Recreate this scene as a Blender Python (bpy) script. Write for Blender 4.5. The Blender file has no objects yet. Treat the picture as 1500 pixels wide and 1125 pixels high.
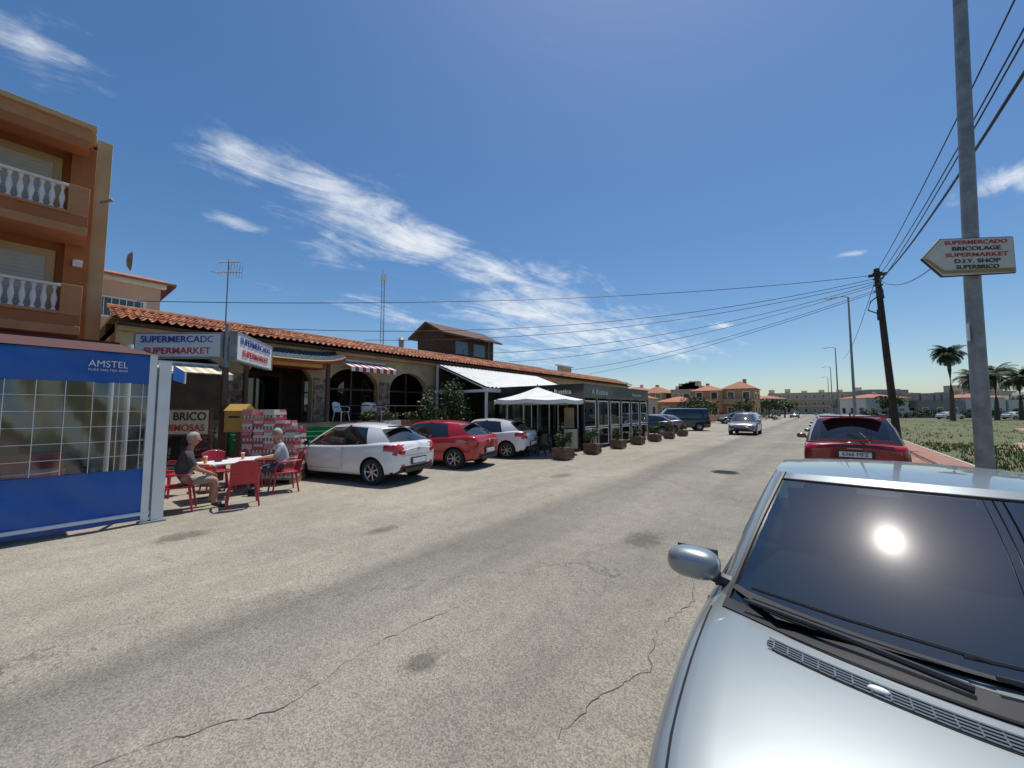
import bpy,bmesh,math,random
from mathutils import Vector,Matrix
random.seed(7)
sc=bpy.context.scene
sc.view_settings.view_transform='Standard'
sc.view_settings.look='None'
sc.view_settings.exposure=0
V=Vector
# ------------------------------------------------------------ materials
def nn(nt,t,**k):
    n=nt.nodes.new(t)
    for a,b in k.items(): setattr(n,a,b)
    return n
def M(name,col,rough=.6,metal=0,var=.12,scale=2.5,bump=0,bscale=30,coat=0,col2=None,alpha=None,spec=.5,emis=None):
    m=bpy.data.materials.new(name); m.use_nodes=True; nt=m.node_tree
    p=nt.nodes['Principled BSDF']
    tc=nn(nt,'ShaderNodeTexCoord')
    nz=nn(nt,'ShaderNodeTexNoise'); nz.inputs['Scale'].default_value=scale; nz.inputs['Detail'].default_value=8; nz.inputs['Roughness'].default_value=.65
    nt.links.new(tc.outputs['Object'],nz.inputs['Vector'])
    mx=nn(nt,'ShaderNodeMix',data_type='RGBA')
    a=[max(0,c*(1-var)) for c in col]; b=[min(1,c*(1+var)) for c in col] if col2 is None else list(col2)
    if col2 is not None: a=list(col)
    mr=nn(nt,'ShaderNodeMapRange'); mr.inputs[1].default_value=.33; mr.inputs[2].default_value=.67
    nt.links.new(nz.outputs['Fac'],mr.inputs[0]); nt.links.new(mr.outputs[0],mx.inputs[0])
    mx.inputs[6].default_value=(*a,1); mx.inputs[7].default_value=(*b,1)
    nt.links.new(mx.outputs[2],p.inputs['Base Color'])
    p.inputs['Roughness'].default_value=rough; p.inputs['Metallic'].default_value=metal
    p.inputs['Coat Weight'].default_value=coat; p.inputs['Coat Roughness'].default_value=.04
    p.inputs['Specular IOR Level'].default_value=spec
    if bump:
        n2=nn(nt,'ShaderNodeTexNoise'); n2.inputs['Scale'].default_value=bscale; n2.inputs['Detail'].default_value=5
        nt.links.new(tc.outputs['Object'],n2.inputs['Vector'])
        bp=nn(nt,'ShaderNodeBump'); bp.inputs['Strength'].default_value=bump; bp.inputs['Distance'].default_value=.02
        nt.links.new(n2.outputs['Fac'],bp.inputs['Height']); nt.links.new(bp.outputs[0],p.inputs['Normal'])
    return m
def glassmat(name,tint=(.5,.55,.55),refl=.04,rough=.01,haze=0.0,hrough=.2):
    m=bpy.data.materials.new(name); m.use_nodes=True; nt=m.node_tree; nt.nodes.clear()
    o=nn(nt,'ShaderNodeOutputMaterial'); tr=nn(nt,'ShaderNodeBsdfTransparent'); tr.inputs[0].default_value=(*tint,1)
    g=nn(nt,'ShaderNodeBsdfGlossy'); g.inputs['Roughness'].default_value=rough; g.inputs[0].default_value=(1,1,1,1)
    ge=nn(nt,'ShaderNodeNewGeometry'); dt=nn(nt,'ShaderNodeVectorMath',operation='DOT_PRODUCT'); nt.links.new(ge.outputs['Normal'],dt.inputs[0]); nt.links.new(ge.outputs['Incoming'],dt.inputs[1])
    ab=nn(nt,'ShaderNodeMath',operation='ABSOLUTE'); nt.links.new(dt.outputs['Value'],ab.inputs[0])
    su=nn(nt,'ShaderNodeMath',operation='SUBTRACT'); su.inputs[0].default_value=1; su.use_clamp=True; nt.links.new(ab.outputs[0],su.inputs[1])
    pw=nn(nt,'ShaderNodeMath',operation='POWER'); pw.inputs[1].default_value=4.5; nt.links.new(su.outputs[0],pw.inputs[0])
    ad=nn(nt,'ShaderNodeMath',operation='MULTIPLY_ADD'); ad.inputs[1].default_value=1-refl*2; ad.inputs[2].default_value=refl*2; ad.use_clamp=True; nt.links.new(pw.outputs[0],ad.inputs[0])
    mx=nn(nt,'ShaderNodeMixShader'); nt.links.new(ad.outputs[0],mx.inputs[0])
    nt.links.new(tr.outputs[0],mx.inputs[1]); nt.links.new(g.outputs[0],mx.inputs[2])
    last=mx.outputs[0]
    if haze:
        for hz_,hr_ in ((haze,hrough),(haze*.8,hrough*2.8)):
            g2=nn(nt,'ShaderNodeBsdfGlossy'); g2.inputs['Roughness'].default_value=hr_; m2=nn(nt,'ShaderNodeMixShader'); m2.inputs[0].default_value=hz_
            nt.links.new(last,m2.inputs[1]); nt.links.new(g2.outputs[0],m2.inputs[2]); last=m2.outputs[0]
    nt.links.new(last,o.inputs[0])
    return m
# ------------------------------------------------------------ mesh builder
class MB:
    def __init__(s): s.v=[];s.f=[];s.m=[];s.mats=[];s.X=Matrix.Identity(4)
    def mi(s,mat):
        if mat not in s.mats: s.mats.append(mat)
        return s.mats.index(mat)
    def add(s,vs,fs,mat):
        b=len(s.v); k=s.mi(mat)
        s.v+=[tuple(s.X@V(v)) for v in vs]
        for f in fs: s.f.append([b+i for i in f]); s.m.append(k)
    def box(s,x0,y0,z0,x1,y1,z1,mat):
        x0,x1=min(x0,x1),max(x0,x1);y0,y1=min(y0,y1),max(y0,y1);z0,z1=min(z0,z1),max(z0,z1)
        vs=[(x0,y0,z0),(x1,y0,z0),(x1,y1,z0),(x0,y1,z0),(x0,y0,z1),(x1,y0,z1),(x1,y1,z1),(x0,y1,z1)]
        s.add(vs,[(0,3,2,1),(4,5,6,7),(0,1,5,4),(1,2,6,5),(2,3,7,6),(3,0,4,7)],mat)
    def obox(s,c,sz,R,mat):
        o=s.X; s.X=s.X@Matrix.Translation(c)@R.to_4x4()
        s.box(-sz[0]/2,-sz[1]/2,-sz[2]/2,sz[0]/2,sz[1]/2,sz[2]/2,mat); s.X=o
    def cyl(s,p0,p1,r0,r1,mat,n=12,caps=True):
        p0=V(p0);p1=V(p1);d=(p1-p0)
        if d.length<1e-6: return
        q=d.to_track_quat('Z','Y'); vs=[];fs=[]
        for p,r in((p0,r0),(p1,r1)):
            for i in range(n):
                a=2*math.pi*i/n; vs.append(p+q@V((r*math.cos(a),r*math.sin(a),0)))
        for i in range(n): j=(i+1)%n; fs.append((i,j,n+j,n+i))
        if caps: fs.append(tuple(range(n-1,-1,-1))); fs.append(tuple(range(n,2*n)))
        s.add(vs,fs,mat)
    def tube(s,pts,r,mat,n=6):
        pts=[V(p) for p in pts]; vs=[];fs=[]
        for k,p in enumerate(pts):
            a=pts[max(k-1,0)];b=pts[min(k+1,len(pts)-1)]
            q=(b-a).to_track_quat('Z','Y'); rr=r if not isinstance(r,(list,tuple)) else r[k]
            for i in range(n):
                t=2*math.pi*i/n; vs.append(p+q@V((rr*math.cos(t),rr*math.sin(t),0)))
        for k in range(len(pts)-1):
            for i in range(n):
                j=(i+1)%n; fs.append((k*n+i,k*n+j,(k+1)*n+j,(k+1)*n+i))
        fs.append(tuple(range(n-1,-1,-1))); fs.append(tuple(range((len(pts)-1)*n,len(pts)*n)))
        s.add(vs,fs,mat)
    def lathe(s,prof,c,mat,n=12,axis='Z'):
        vs=[];fs=[]
        for r,z in prof:
            for i in range(n):
                a=2*math.pi*i/n
                if axis=='Z': vs.append((c[0]+r*math.cos(a),c[1]+r*math.sin(a),c[2]+z))
                else: vs.append((c[0]+r*math.cos(a),c[1]+z,c[2]+r*math.sin(a)))
        for k in range(len(prof)-1):
            for i in range(n):
                j=(i+1)%n; fs.append((k*n+i,k*n+j,(k+1)*n+j,(k+1)*n+i))
        s.add(vs,fs,mat)
    def ell(s,c,r,mat,n=12,m=8,fn=None):
        vs=[];fs=[]
        for j in range(m+1):
            t=math.pi*j/m
            for i in range(n):
                a=2*math.pi*i/n; d=V((math.sin(t)*math.cos(a),math.sin(t)*math.sin(a),math.cos(t)))
                if fn: d=fn(d)
                vs.append((c[0]+r[0]*d.x,c[1]+r[1]*d.y,c[2]+r[2]*d.z))
        for j in range(m):
            for i in range(n):
                k=(i+1)%n; fs.append((j*n+i,(j+1)*n+i,(j+1)*n+k,j*n+k))
        s.add(vs,fs,mat)
    def poly(s,pts,mat): s.add(pts,[tuple(range(len(pts)))],mat)
    def absorb(s,me,mats,mapm=None):
        b=len(s.v); s.v+=[tuple(s.X@v.co) for v in me.vertices]
        for p in me.polygons:
            s.f.append([b+i for i in p.vertices]); s.m.append(s.mi(mapm(p) if mapm else mats[p.material_index]))
    def obj(s,name,loc=(0,0,0),rz=0,bevel=0,weld=0,ang=35):
        me=bpy.data.meshes.new(name); me.from_pydata(s.v,[],s.f)
        for m in s.mats: me.materials.append(m)
        for p,k in zip(me.polygons,s.m): p.material_index=k; p.use_smooth=True
        if weld:
            bm=bmesh.new(); bm.from_mesh(me); bmesh.ops.remove_doubles(bm,verts=bm.verts,dist=.0008)
            if weld==1: bmesh.ops.recalc_face_normals(bm,faces=bm.faces)
            bm.to_mesh(me); bm.free()
        me.update(); me.set_sharp_from_angle(angle=math.radians(ang))
        o=bpy.data.objects.new(name,me); sc.collection.objects.link(o); o.location=loc; o.rotation_euler=(0,0,rz)
        if bevel:
            b=o.modifiers.new('bevel','BEVEL'); b.width=bevel; b.segments=2; b.limit_method='ANGLE'
        return o
def text(body,parent,org,right,up,width,height,mat,name='lettering',ext=.004,bold=0):
    cu=bpy.data.curves.new(name,'FONT'); cu.body=body; cu.align_x='CENTER'; cu.align_y='CENTER'; cu.size=1; cu.extrude=ext; cu.offset=bold
    o=bpy.data.objects.new(name,cu); sc.collection.objects.link(o); cu.materials.append(mat)
    bpy.context.view_layer.update(); d=o.dimensions
    r=V(right).normalized();u=V(up).normalized();n=r.cross(u)
    sx=width/max(d.x,.01); sy=height/max(d.y,.01)
    mt=Matrix((( r.x*sx,u.x*sy,n.x,org[0]),(r.y*sx,u.y*sy,n.y,org[1]),(r.z*sx,u.z*sy,n.z,org[2]),(0,0,0,1)))
    if parent:
        bpy.context.view_layer.update(); o.parent=parent; o.matrix_world=mt
    else: o.matrix_world=mt
    return o
def pch(keys,x):
    n=len(keys); 
    if x<=keys[0][0]: return list(keys[0][1:])
    if x>=keys[-1][0]: return list(keys[-1][1:])
    i=max(k for k in range(n-1) if keys[k][0]<=x)
    h=keys[i+1][0]-keys[i][0]; t=(x-keys[i][0])/h; out=[]
    for c in range(1,len(keys[0])):
        def dl(k): return (keys[k+1][c]-keys[k][c])/(keys[k+1][0]-keys[k][0])
        def sl(k):
            if k==0: return dl(0)
            if k==n-1: return dl(n-2)
            a,b=dl(k-1),dl(k)
            return 0 if a*b<=0 else 2*a*b/(a+b)
        m0,m1=sl(i)*h,sl(i+1)*h; a,b=keys[i][c],keys[i+1][c]
        out.append((2*t**3-3*t*t+1)*a+(t**3-2*t*t+t)*m0+(-2*t**3+3*t*t)*b+(t**3-t*t)*m1)
    return out
# ------------------------------------------------------------ common mats
WHITE=M('white_paint',(.76,.76,.74),.5,var=.08)
WPLAST=M('white_plastic',(.72,.73,.73),.4,var=.06)
BLACK=M('black_plastic',(.02,.02,.022),.45,var=.2)
RUB=M('tyre_rubber',(.022,.022,.022),.85,var=.3,scale=20)
RIM=M('alloy',(.5,.5,.52),.3,.9,var=.05)
DARK=M('dark_interior',(.012,.012,.013),.7,var=.3)
STEEL=M('galvanised_steel',(.27,.28,.28),.55,.4,var=.25,scale=5)
CARGLASS=M('tinted_glass',(.012,.016,.018),.03,0,var=.1,coat=1,spec=.8)
REDLENS=M('red_lens',(.45,.01,.01),.15,coat=1,var=.1)
CLRLENS=M('clear_lens',(.6,.62,.64),.12,.3,coat=1,var=.1)
GLASS=glassmat('clear_glass',(.6,.65,.65))
PVC=glassmat('clear_pvc',(.70,.72,.72),rough=.1,refl=.07)
CREAM=M('cream_render',(.50,.38,.23),.85,var=.2,scale=1.2,bump=.3,bscale=60)
WOOD=M('dark_wood',(.07,.035,.02),.75,var=.35,scale=4)
BLUETXT=M('blue_letter',(.02,.05,.3),.5); REDTXT=M('red_letter',(.5,.03,.03),.5); BLKTXT=M('black_letter',(.02,.02,.02),.5)
# ------------------------------------------------------------ WORLD
YAW=math.radians(38.6)
Fv=V((-math.sin(YAW),math.cos(YAW),0)); Rv=V((math.cos(YAW),math.sin(YAW),0))
sun=V((-.035,.30,.953)).normalized()
w=bpy.data.worlds.new('World'); sc.world=w; w.use_nodes=True; nt=w.node_tree; nt.nodes.clear()
out=nn(nt,'ShaderNodeOutputWorld'); bg=nn(nt,'ShaderNodeBackground'); STR=.108; bg.inputs[1].default_value=STR
sky=nn(nt,'ShaderNodeTexSky',sky_type='NISHITA'); sky.sun_disc=False; sky.sun_elevation=math.asin(sun.z); sky.sun_rotation=math.atan2(sun.x,sun.y)
sky.air_density=1.0; sky.dust_density=.7; sky.ozone_density=2.8; sky.altitude=10
tc=nn(nt,'ShaderNodeTexCoord'); sp=nn(nt,'ShaderNodeSeparateXYZ'); nt.links.new(tc.outputs['Generated'],sp.inputs[0])
zc=nn(nt,'ShaderNodeMath',operation='MAXIMUM'); zc.inputs[1].default_value=0; nt.links.new(sp.outputs[2],zc.inputs[0])
za=nn(nt,'ShaderNodeMath',operation='ADD'); za.inputs[1].default_value=.15; nt.links.new(zc.outputs[0],za.inputs[0])
cx=nn(nt,'ShaderNodeCombineXYZ')
for i in(0,1):
    dv=nn(nt,'ShaderNodeMath',operation='DIVIDE'); nt.links.new(sp.outputs[i],dv.inputs[0]); nt.links.new(za.outputs[0],dv.inputs[1]); nt.links.new(dv.outputs[0],cx.inputs[i])
Q=cx.outputs[0]
def skyq(az,el):
    a=math.radians(az);e=math.radians(el); d=(Fv*math.cos(a)+Rv*math.sin(a))*math.cos(e)
    z=math.sin(e); return V((d.x/(z+.15),d.y/(z+.15)))
def seg(a,b,wd,k=1.0):
    A=skyq(*a);B=skyq(*b);c=(A+B)/2;d=B-A
    return (c,math.atan2(d.y,d.x),d.length*.72,wd,k)
blobs=[seg((-44,29),(-29,27.2),.15,.70),seg((-33,28),(-14,24.0),.27,.9),seg((-22,25.5),(-9,21.5),.28,1.05),seg((-12,21.5),(4,18.5),.22,.95),
 seg((-6,18.0),(10,12.5),.55,.98),seg((-4,14),(20,8.5),.75,.92),seg((12,10),(28,7),.5,.78),seg((-30,15),(-8,12),.4,.55),seg((-40,22),(-32,21.6),.07,.74),seg((-32,24),(-16,20),.3,.62),
 seg((-58,31.5),(-48,29.5),.13,.75),seg((51,20.5),(60,19.5),.14,1.0),seg((40.5,17.2),(44,17),.05,.8),seg((27,11),(30.5,10.8),.1,.9),seg((-8,9),(12,6.5),.7,.62)]
acc=None
for c,ang,ln,wd,k in blobs:
    mp=nn(nt,'ShaderNodeMapping',vector_type='TEXTURE'); mp.inputs[1].default_value=(c.x,c.y,0); mp.inputs[2].default_value=(0,0,ang); mp.inputs[3].default_value=(ln,wd,1)
    nt.links.new(Q,mp.inputs[0]); le=nn(nt,'ShaderNodeVectorMath',operation='LENGTH'); nt.links.new(mp.outputs[0],le.inputs[0])
    mr=nn(nt,'ShaderNodeMapRange',interpolation_type='SMOOTHSTEP'); mr.inputs[1].default_value=1.45; mr.inputs[2].default_value=0; mr.inputs[3].default_value=0; mr.inputs[4].default_value=k
    nt.links.new(le.outputs['Value'],mr.inputs[0])
    if acc is None: acc=mr.outputs[0]
    else:
        mm=nn(nt,'ShaderNodeMath',operation='MAXIMUM'); nt.links.new(acc,mm.inputs[0]); nt.links.new(mr.outputs[0],mm.inputs[1]); acc=mm.outputs[0]
bd=skyq(5,14)-skyq(-35,28); bang=math.atan2(bd.y,bd.x)
m0=nn(nt,'ShaderNodeMapping'); m0.inputs[2].default_value=(0,0,-bang+math.radians(12)); nt.links.new(Q,m0.inputs[0])
mp=nn(nt,'ShaderNodeMapping'); mp.inputs[3].default_value=(1.0,2.6,1); nt.links.new(m0.outputs[0],mp.inputs[0])
n1=nn(nt,'ShaderNodeTexNoise'); n1.inputs['Scale'].default_value=2.3; n1.inputs['Detail'].default_value=9; n1.inputs['Roughness'].default_value=.66; n1.inputs['Distortion'].default_value=.7
nt.links.new(mp.outputs[0],n1.inputs['Vector'])
n2=nn(nt,'ShaderNodeTexNoise'); n2.inputs['Scale'].default_value=14; n2.inputs['Detail'].default_value=5; n2.inputs['Roughness'].default_value=.6; nt.links.new(Q,n2.inputs['Vector'])
sm=nn(nt,'ShaderNodeMath',operation='MULTIPLY_ADD'); nt.links.new(n2.outputs[0],sm.inputs[0]); sm.inputs[1].default_value=.35
n1s=nn(nt,'ShaderNodeMath',operation='MULTIPLY'); n1s.inputs[1].default_value=1.35; nt.links.new(n1.outputs[0],n1s.inputs[0]); nt.links.new(n1s.outputs[0],sm.inputs[2])
s2=nn(nt,'ShaderNodeMath',operation='MULTIPLY_ADD'); nt.links.new(acc,s2.inputs[0]); s2.inputs[1].default_value=.7; nt.links.new(sm.outputs[0],s2.inputs[2])
mr=nn(nt,'ShaderNodeMapRange',interpolation_type='SMOOTHSTEP'); mr.inputs[1].default_value=1.08; mr.inputs[2].default_value=1.78; mr.inputs[3].default_value=0; mr.inputs[4].default_value=.93
nt.links.new(s2.outputs[0],mr.inputs[0])
mx=nn(nt,'ShaderNodeMix',data_type='RGBA'); nt.links.new(mr.outputs[0],mx.inputs[0]); 
hs=nn(nt,'ShaderNodeHueSaturation'); hs.inputs['Saturation'].default_value=1.25; hs.inputs['Value'].default_value=1.0; nt.links.new(sky.outputs[0],hs.inputs['Color'])
nt.links.new(hs.outputs[0],mx.inputs[6])
mx.inputs[7].default_value=(.86/STR,.9/STR,.95/STR,1)
nt.links.new(mx.outputs[2],bg.inputs[0]); nt.links.new(bg.outputs[0],out.inputs[0])
L=bpy.data.lights.new('sun','SUN'); L.energy=4.5; L.angle=math.radians(.53); L.color=(1,.95,.87)
lo=bpy.data.objects.new('sun',L); sc.collection.objects.link(lo); lo.rotation_mode='QUATERNION'; lo.rotation_quaternion=sun.to_track_quat('Z','Y'); lo.location=(0,0,60)
# camera
cd=bpy.data.cameras.new('camera'); cam=bpy.data.objects.new('camera',cd); sc.collection.objects.link(cam)
cam.location=(0,0,1.8); cam.rotation_euler=(math.radians(93.86),0,YAW); cd.lens=13.51; cd.sensor_width=36; cd.clip_start=.05; cd.clip_end=3000
sc.camera=cam
# ------------------------------------------------------------ GROUND
def asphalt():
    m=bpy.data.materials.new('asphalt'); m.use_nodes=True; nt=m.node_tree; p=nt.nodes['Principled BSDF']; p.inputs['Roughness'].default_value=.88; p.inputs['Specular IOR Level'].default_value=.3
    tc=nn(nt,'ShaderNodeTexCoord'); O=tc.outputs['Object']; sp=nn(nt,'ShaderNodeSeparateXYZ'); nt.links.new(O,sp.inputs[0])
    def noise(scale,det=6,ro=.6,vec=O,dis=0):
        n=nn(nt,'ShaderNodeTexNoise'); n.inputs['Scale'].default_value=scale; n.inputs['Detail'].default_value=det; n.inputs['Roughness'].default_value=ro; n.inputs['Distortion'].default_value=dis; nt.links.new(vec,n.inputs['Vector']); return n.outputs['Fac']
    def math_(op,a,b,c=None):
        n=nn(nt,'ShaderNodeMath',operation=op)
        for i,x in enumerate((a,b,c)):
            if x is None: continue
            if isinstance(x,(int,float)): n.inputs[i].default_value=x
            else: nt.links.new(x,n.inputs[i])
        return n.outputs[0]
    def rng(x,a,b,c,d,st='LINEAR'):
        n=nn(nt,'ShaderNodeMapRange',interpolation_type=st); nt.links.new(x,n.inputs[0])
        for i,q in enumerate((a,b,c,d)): n.inputs[i+1].default_value=q
        return n.outputs[0]
    big=noise(.35,5); xs=math_('MULTIPLY_ADD',noise(1.2,4),.35,sp.outputs[0])
    cr=nn(nt,'ShaderNodeValToRGB'); nt.links.new(rng(xs,-16,2.5,0,1),cr.inputs[0])
    e=cr.color_ramp.elements
    def pos(x): return (x+16)/18.5
    stops=[(-16,(.27,.243,.2)),(-7.0,(.295,.268,.215)),(-4.2,(.285,.258,.207)),(-3.72,(.18,.168,.142)),(-3.1,(.215,.199,.168)),(-2.4,(.255,.235,.194)),(-1.5,(.215,.2,.168)),(-.6,(.25,.23,.19)),(.6,(.215,.198,.165)),(1.8,(.2,.182,.15))]
    e[0].position=pos(stops[0][0]); e[0].color=(*stops[0][1],1); e[1].position=1; e[1].color=(*stops[-1][1],1)
    for x,c in stops[1:-1]:
        q=e.new(pos(x)); q.color=(*c,1)
    vo=nn(nt,'ShaderNodeTexVoronoi'); vo.inputs['Scale'].default_value=110; nt.links.new(O,vo.inputs['Vector'])
    vs=nn(nt,'ShaderNodeSeparateColor'); nt.links.new(vo.outputs['Color'],vs.inputs[0])
    sp1=rng(vs.outputs[0],0,1,.66,1.34); sp2=rng(noise(200,3,.7),.3,.7,.78,1.22); bigf=rng(big,.3,.7,.84,1.14); mid=rng(noise(3.5,7,.7),.3,.7,.87,1.12)
    f=math_('MULTIPLY',math_('MULTIPLY',sp1,sp2),math_('MULTIPLY',bigf,mid))
    mpn=nn(nt,'ShaderNodeMapping'); mpn.inputs[3].default_value=(2.2,.12,1); nt.links.new(O,mpn.inputs[0])
    f=math_('MULTIPLY',f,rng(noise(1.0,5,.6,mpn.outputs[0]),.3,.7,.88,1.1))
    st=rng(noise(.9,4,.5,O,1.0),.68,.8,1,.75,'SMOOTHSTEP'); f=math_('MULTIPLY',f,st)
    # oil drips / worn spots at fixed places on the ground
    rough_n=noise(9,5,.7)
    for (sx,sy,rx,ry) in ((-7.2,1.45,.28,.42),(-2.3,1.85,.13,.2),(-5.2,3.4,.15,.35),(-2.0,5.4,.3,.5),(-5.6,9.2,.3,.6)):
        mp2=nn(nt,'ShaderNodeMapping',vector_type='TEXTURE'); mp2.inputs[1].default_value=(sx,sy,0); mp2.inputs[3].default_value=(rx,ry,1e6); nt.links.new(O,mp2.inputs[0])
        le=nn(nt,'ShaderNodeVectorMath',operation='LENGTH'); nt.links.new(mp2.outputs[0],le.inputs[0])
        dd=math_('MULTIPLY_ADD',rough_n,1.6,math_('SUBTRACT',le.outputs['Value'],.8))
        f=math_('MULTIPLY',f,rng(dd,.35,1.1,.55,1,'SMOOTHSTEP'))
    mv=nn(nt,'ShaderNodeVectorMath',operation='MULTIPLY_ADD'); nz=nn(nt,'ShaderNodeTexNoise'); nz.inputs['Scale'].default_value=1.6; nz.inputs['Detail'].default_value=9; nz.inputs['Roughness'].default_value=.7; nt.links.new(O,nz.inputs['Vector'])
    nt.links.new(nz.outputs['Color'],mv.inputs[0]); mv.inputs[1].default_value=(1.5,1.5,0); nt.links.new(O,mv.inputs[2])
    v2=nn(nt,'ShaderNodeTexVoronoi',feature='DISTANCE_TO_EDGE'); v2.inputs['Scale'].default_value=.33; nt.links.new(mv.outputs[0],v2.inputs['Vector'])
    cm=rng(v2.outputs['Distance'],.001,.0045,.6,1); msk=rng(noise(.28,3),.48,.58,0,1)
    ck=math_('MAXIMUM',cm,math_('SUBTRACT',1,msk)); f=math_('MULTIPLY',f,ck)
    mul=nn(nt,'ShaderNodeMix',data_type='RGBA',blend_type='MULTIPLY'); mul.inputs[0].default_value=1; nt.links.new(cr.outputs[0],mul.inputs[6])
    cc=nn(nt,'ShaderNodeCombineColor'); [nt.links.new(f,cc.inputs[i]) for i in range(3)]; nt.links.new(cc.outputs[0],mul.inputs[7]); nt.links.new(mul.outputs[2],p.inputs['Base Color'])
    bp=nn(nt,'ShaderNodeBump'); bp.inputs['Strength'].default_value=.35; bp.inputs['Distance'].default_value=.008
    nt.links.new(math_('ADD',vo.outputs['Distance'],math_('MULTIPLY',ck,1.2)),bp.inputs['Height']); nt.links.new(bp.outputs[0],p.inputs['Normal'])
    return m
ASPH=asphalt()
DIRT=M('dry_earth',(.16,.13,.08),.95,scale=.15,col2=(.10,.11,.05),bump=.5,bscale=8)
mb=MB(); mb.poly([(-1500,-1500,0),(1500,-1500,0),(1500,1500,0),(-1500,1500,0)],DIRT); mb.obj('ground')
mb=MB(); mb.poly([(-18,-30,.004),(1.75,-30,.004),(1.75,190,.004),(-18,190,.004)],ASPH); mb.obj('road')
CRK=M('crack_tar',(.08,.072,.058),.9,var=.3)
def ribbon(mb,pts,wd,z,mat):
    P=[]
    for a,b in zip(pts[:-1],pts[1:]):
        A=V(a);B=V(b); n=max(2,int((B-A).length/.05))
        for i in range(n): P.append(A.lerp(B,i/n)+V((random.uniform(-1,1),random.uniform(-1,1)))*.02)
    vs=[];fs=[]
    for i,p in enumerate(P):
        d=(P[min(i+1,len(P)-1)]-P[max(i-1,0)]).normalized(); n=V((-d.y,d.x)); ww=wd*random.uniform(.1,1)*.5
        vs+=[(p.x+n.x*ww,p.y+n.y*ww,z),(p.x-n.x*ww,p.y-n.y*ww,z)]
    for i in range(len(P)-1): fs.append((2*i,2*i+1,2*i+3,2*i+2))
    mb.add(vs,fs,mat)
mb=MB()
ribbon(mb,[(-2.95,.15),(-2.85,.6),(-2.6,1.05),(-2.75,1.7),(-2.65,2.6)],.009,.008,CRK)
ribbon(mb,[(-1.2,1.9),(-1.15,2.35),(-1.0,2.75),(-1.12,3.3),(-1.0,4.0),(-1.2,4.8)],.008,.008,CRK)
mb.obj('road_cracks')
mb=MB(); IRON=M('cast_iron',(.05,.045,.04),.6,.5,var=.3)
mb.cyl((-2.2,12.6,.004),(-2.2,12.6,.014),.36,.35,IRON,28)
for i in range(-3,4): mb.box(-2.45,12.6+i*.08-.01,.0145,-1.95,12.6+i*.08+.01,.019,IRON)
mb.obj('manhole_cover')
def blob(name,cx_,cy_,a,b,mat,z=.008,n=40,rot=0):
    pts=[]
    for i in range(n):
        t=2*math.pi*i/n; r=1+.22*math.sin(3*t+cx_)+.12*math.sin(7*t+1)+random.uniform(-.12,.12)
        x=a*r*math.cos(t);y=b*r*math.sin(t); pts.append((cx_+x*math.cos(rot)-y*math.sin(rot),cy_+x*math.sin(rot)+y*math.cos(rot),z))
    m_=MB(); m_.poly(pts,mat); m_.obj(name)
PAVE=M('red_paving',(.30,.15,.11),.9,scale=3,var=.25,bump=.3,bscale=25)
KERB=M('kerb_stone',(.36,.33,.29),.85,var=.15)
mb=MB(); mb.box(1.9,-30,0,3.5,190,.13,PAVE); mb.obj('pavement')
mb=MB()
y=-30
while y<190: mb.box(1.75,y,0,1.9,y+.99,.135,KERB); y+=1.0
mb.box(3.5,-30,0,3.6,190,.14,KERB); mb.obj('kerb')
# grass lot
GR=M('dry_grass',(.055,.085,.022),.95,scale=.45,col2=(.15,.135,.065),bump=.8,bscale=14)
mb=MB(); mb.poly([(3.6,-5,.02),(90,-5,.02),(90,175,.02),(3.6,175,.02)],GR); mb.obj('grass_field')
SAND=M('sandy_soil',(.34,.235,.145),.95,var=.2,scale=2,bump=.4,bscale=10)
blob('bare_earth_patch',9.5,31,2.0,5.5,SAND,.028,rot=-.25); blob('bare_earth_patch',7,19,1.2,2.5,SAND,.028,rot=.3); blob('bare_earth_patch',18,55,4,9,SAND,.028,rot=-.4); blob('bare_earth_patch',24,48,5,3,SAND,.029,rot=-.4)
BL=M('grass_blade',(.05,.095,.02),.9,scale=1,col2=(.15,.15,.055))
mb=MB()
for i in range(9500):
    u=random.random()**2; yy=6+u*85; xx=3.65+random.random()*(6+yy*.5)
    if i%3==0: yy=8+random.random()*22; xx=3.65+random.random()*9
    if random.random()<.85 and math.sin(xx*.9)+math.cos(yy*.5+xx*.3)>.2: continue
    h=random.uniform(.06,.2)
    for k in range(3):
        a=random.random()*6.28; bx=xx+random.uniform(-.1,.1);by=yy+random.uniform(-.1,.1); dx=math.cos(a)*.02;dy=math.sin(a)*.02
        mb.add([(bx-dx,by-dy,.02),(bx+dx,by+dy,.02),(bx+random.uniform(-.07,.07),by+random.uniform(-.07,.07),.02+h)],[(0,1,2)],BL)
mb.obj('grass')
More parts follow.
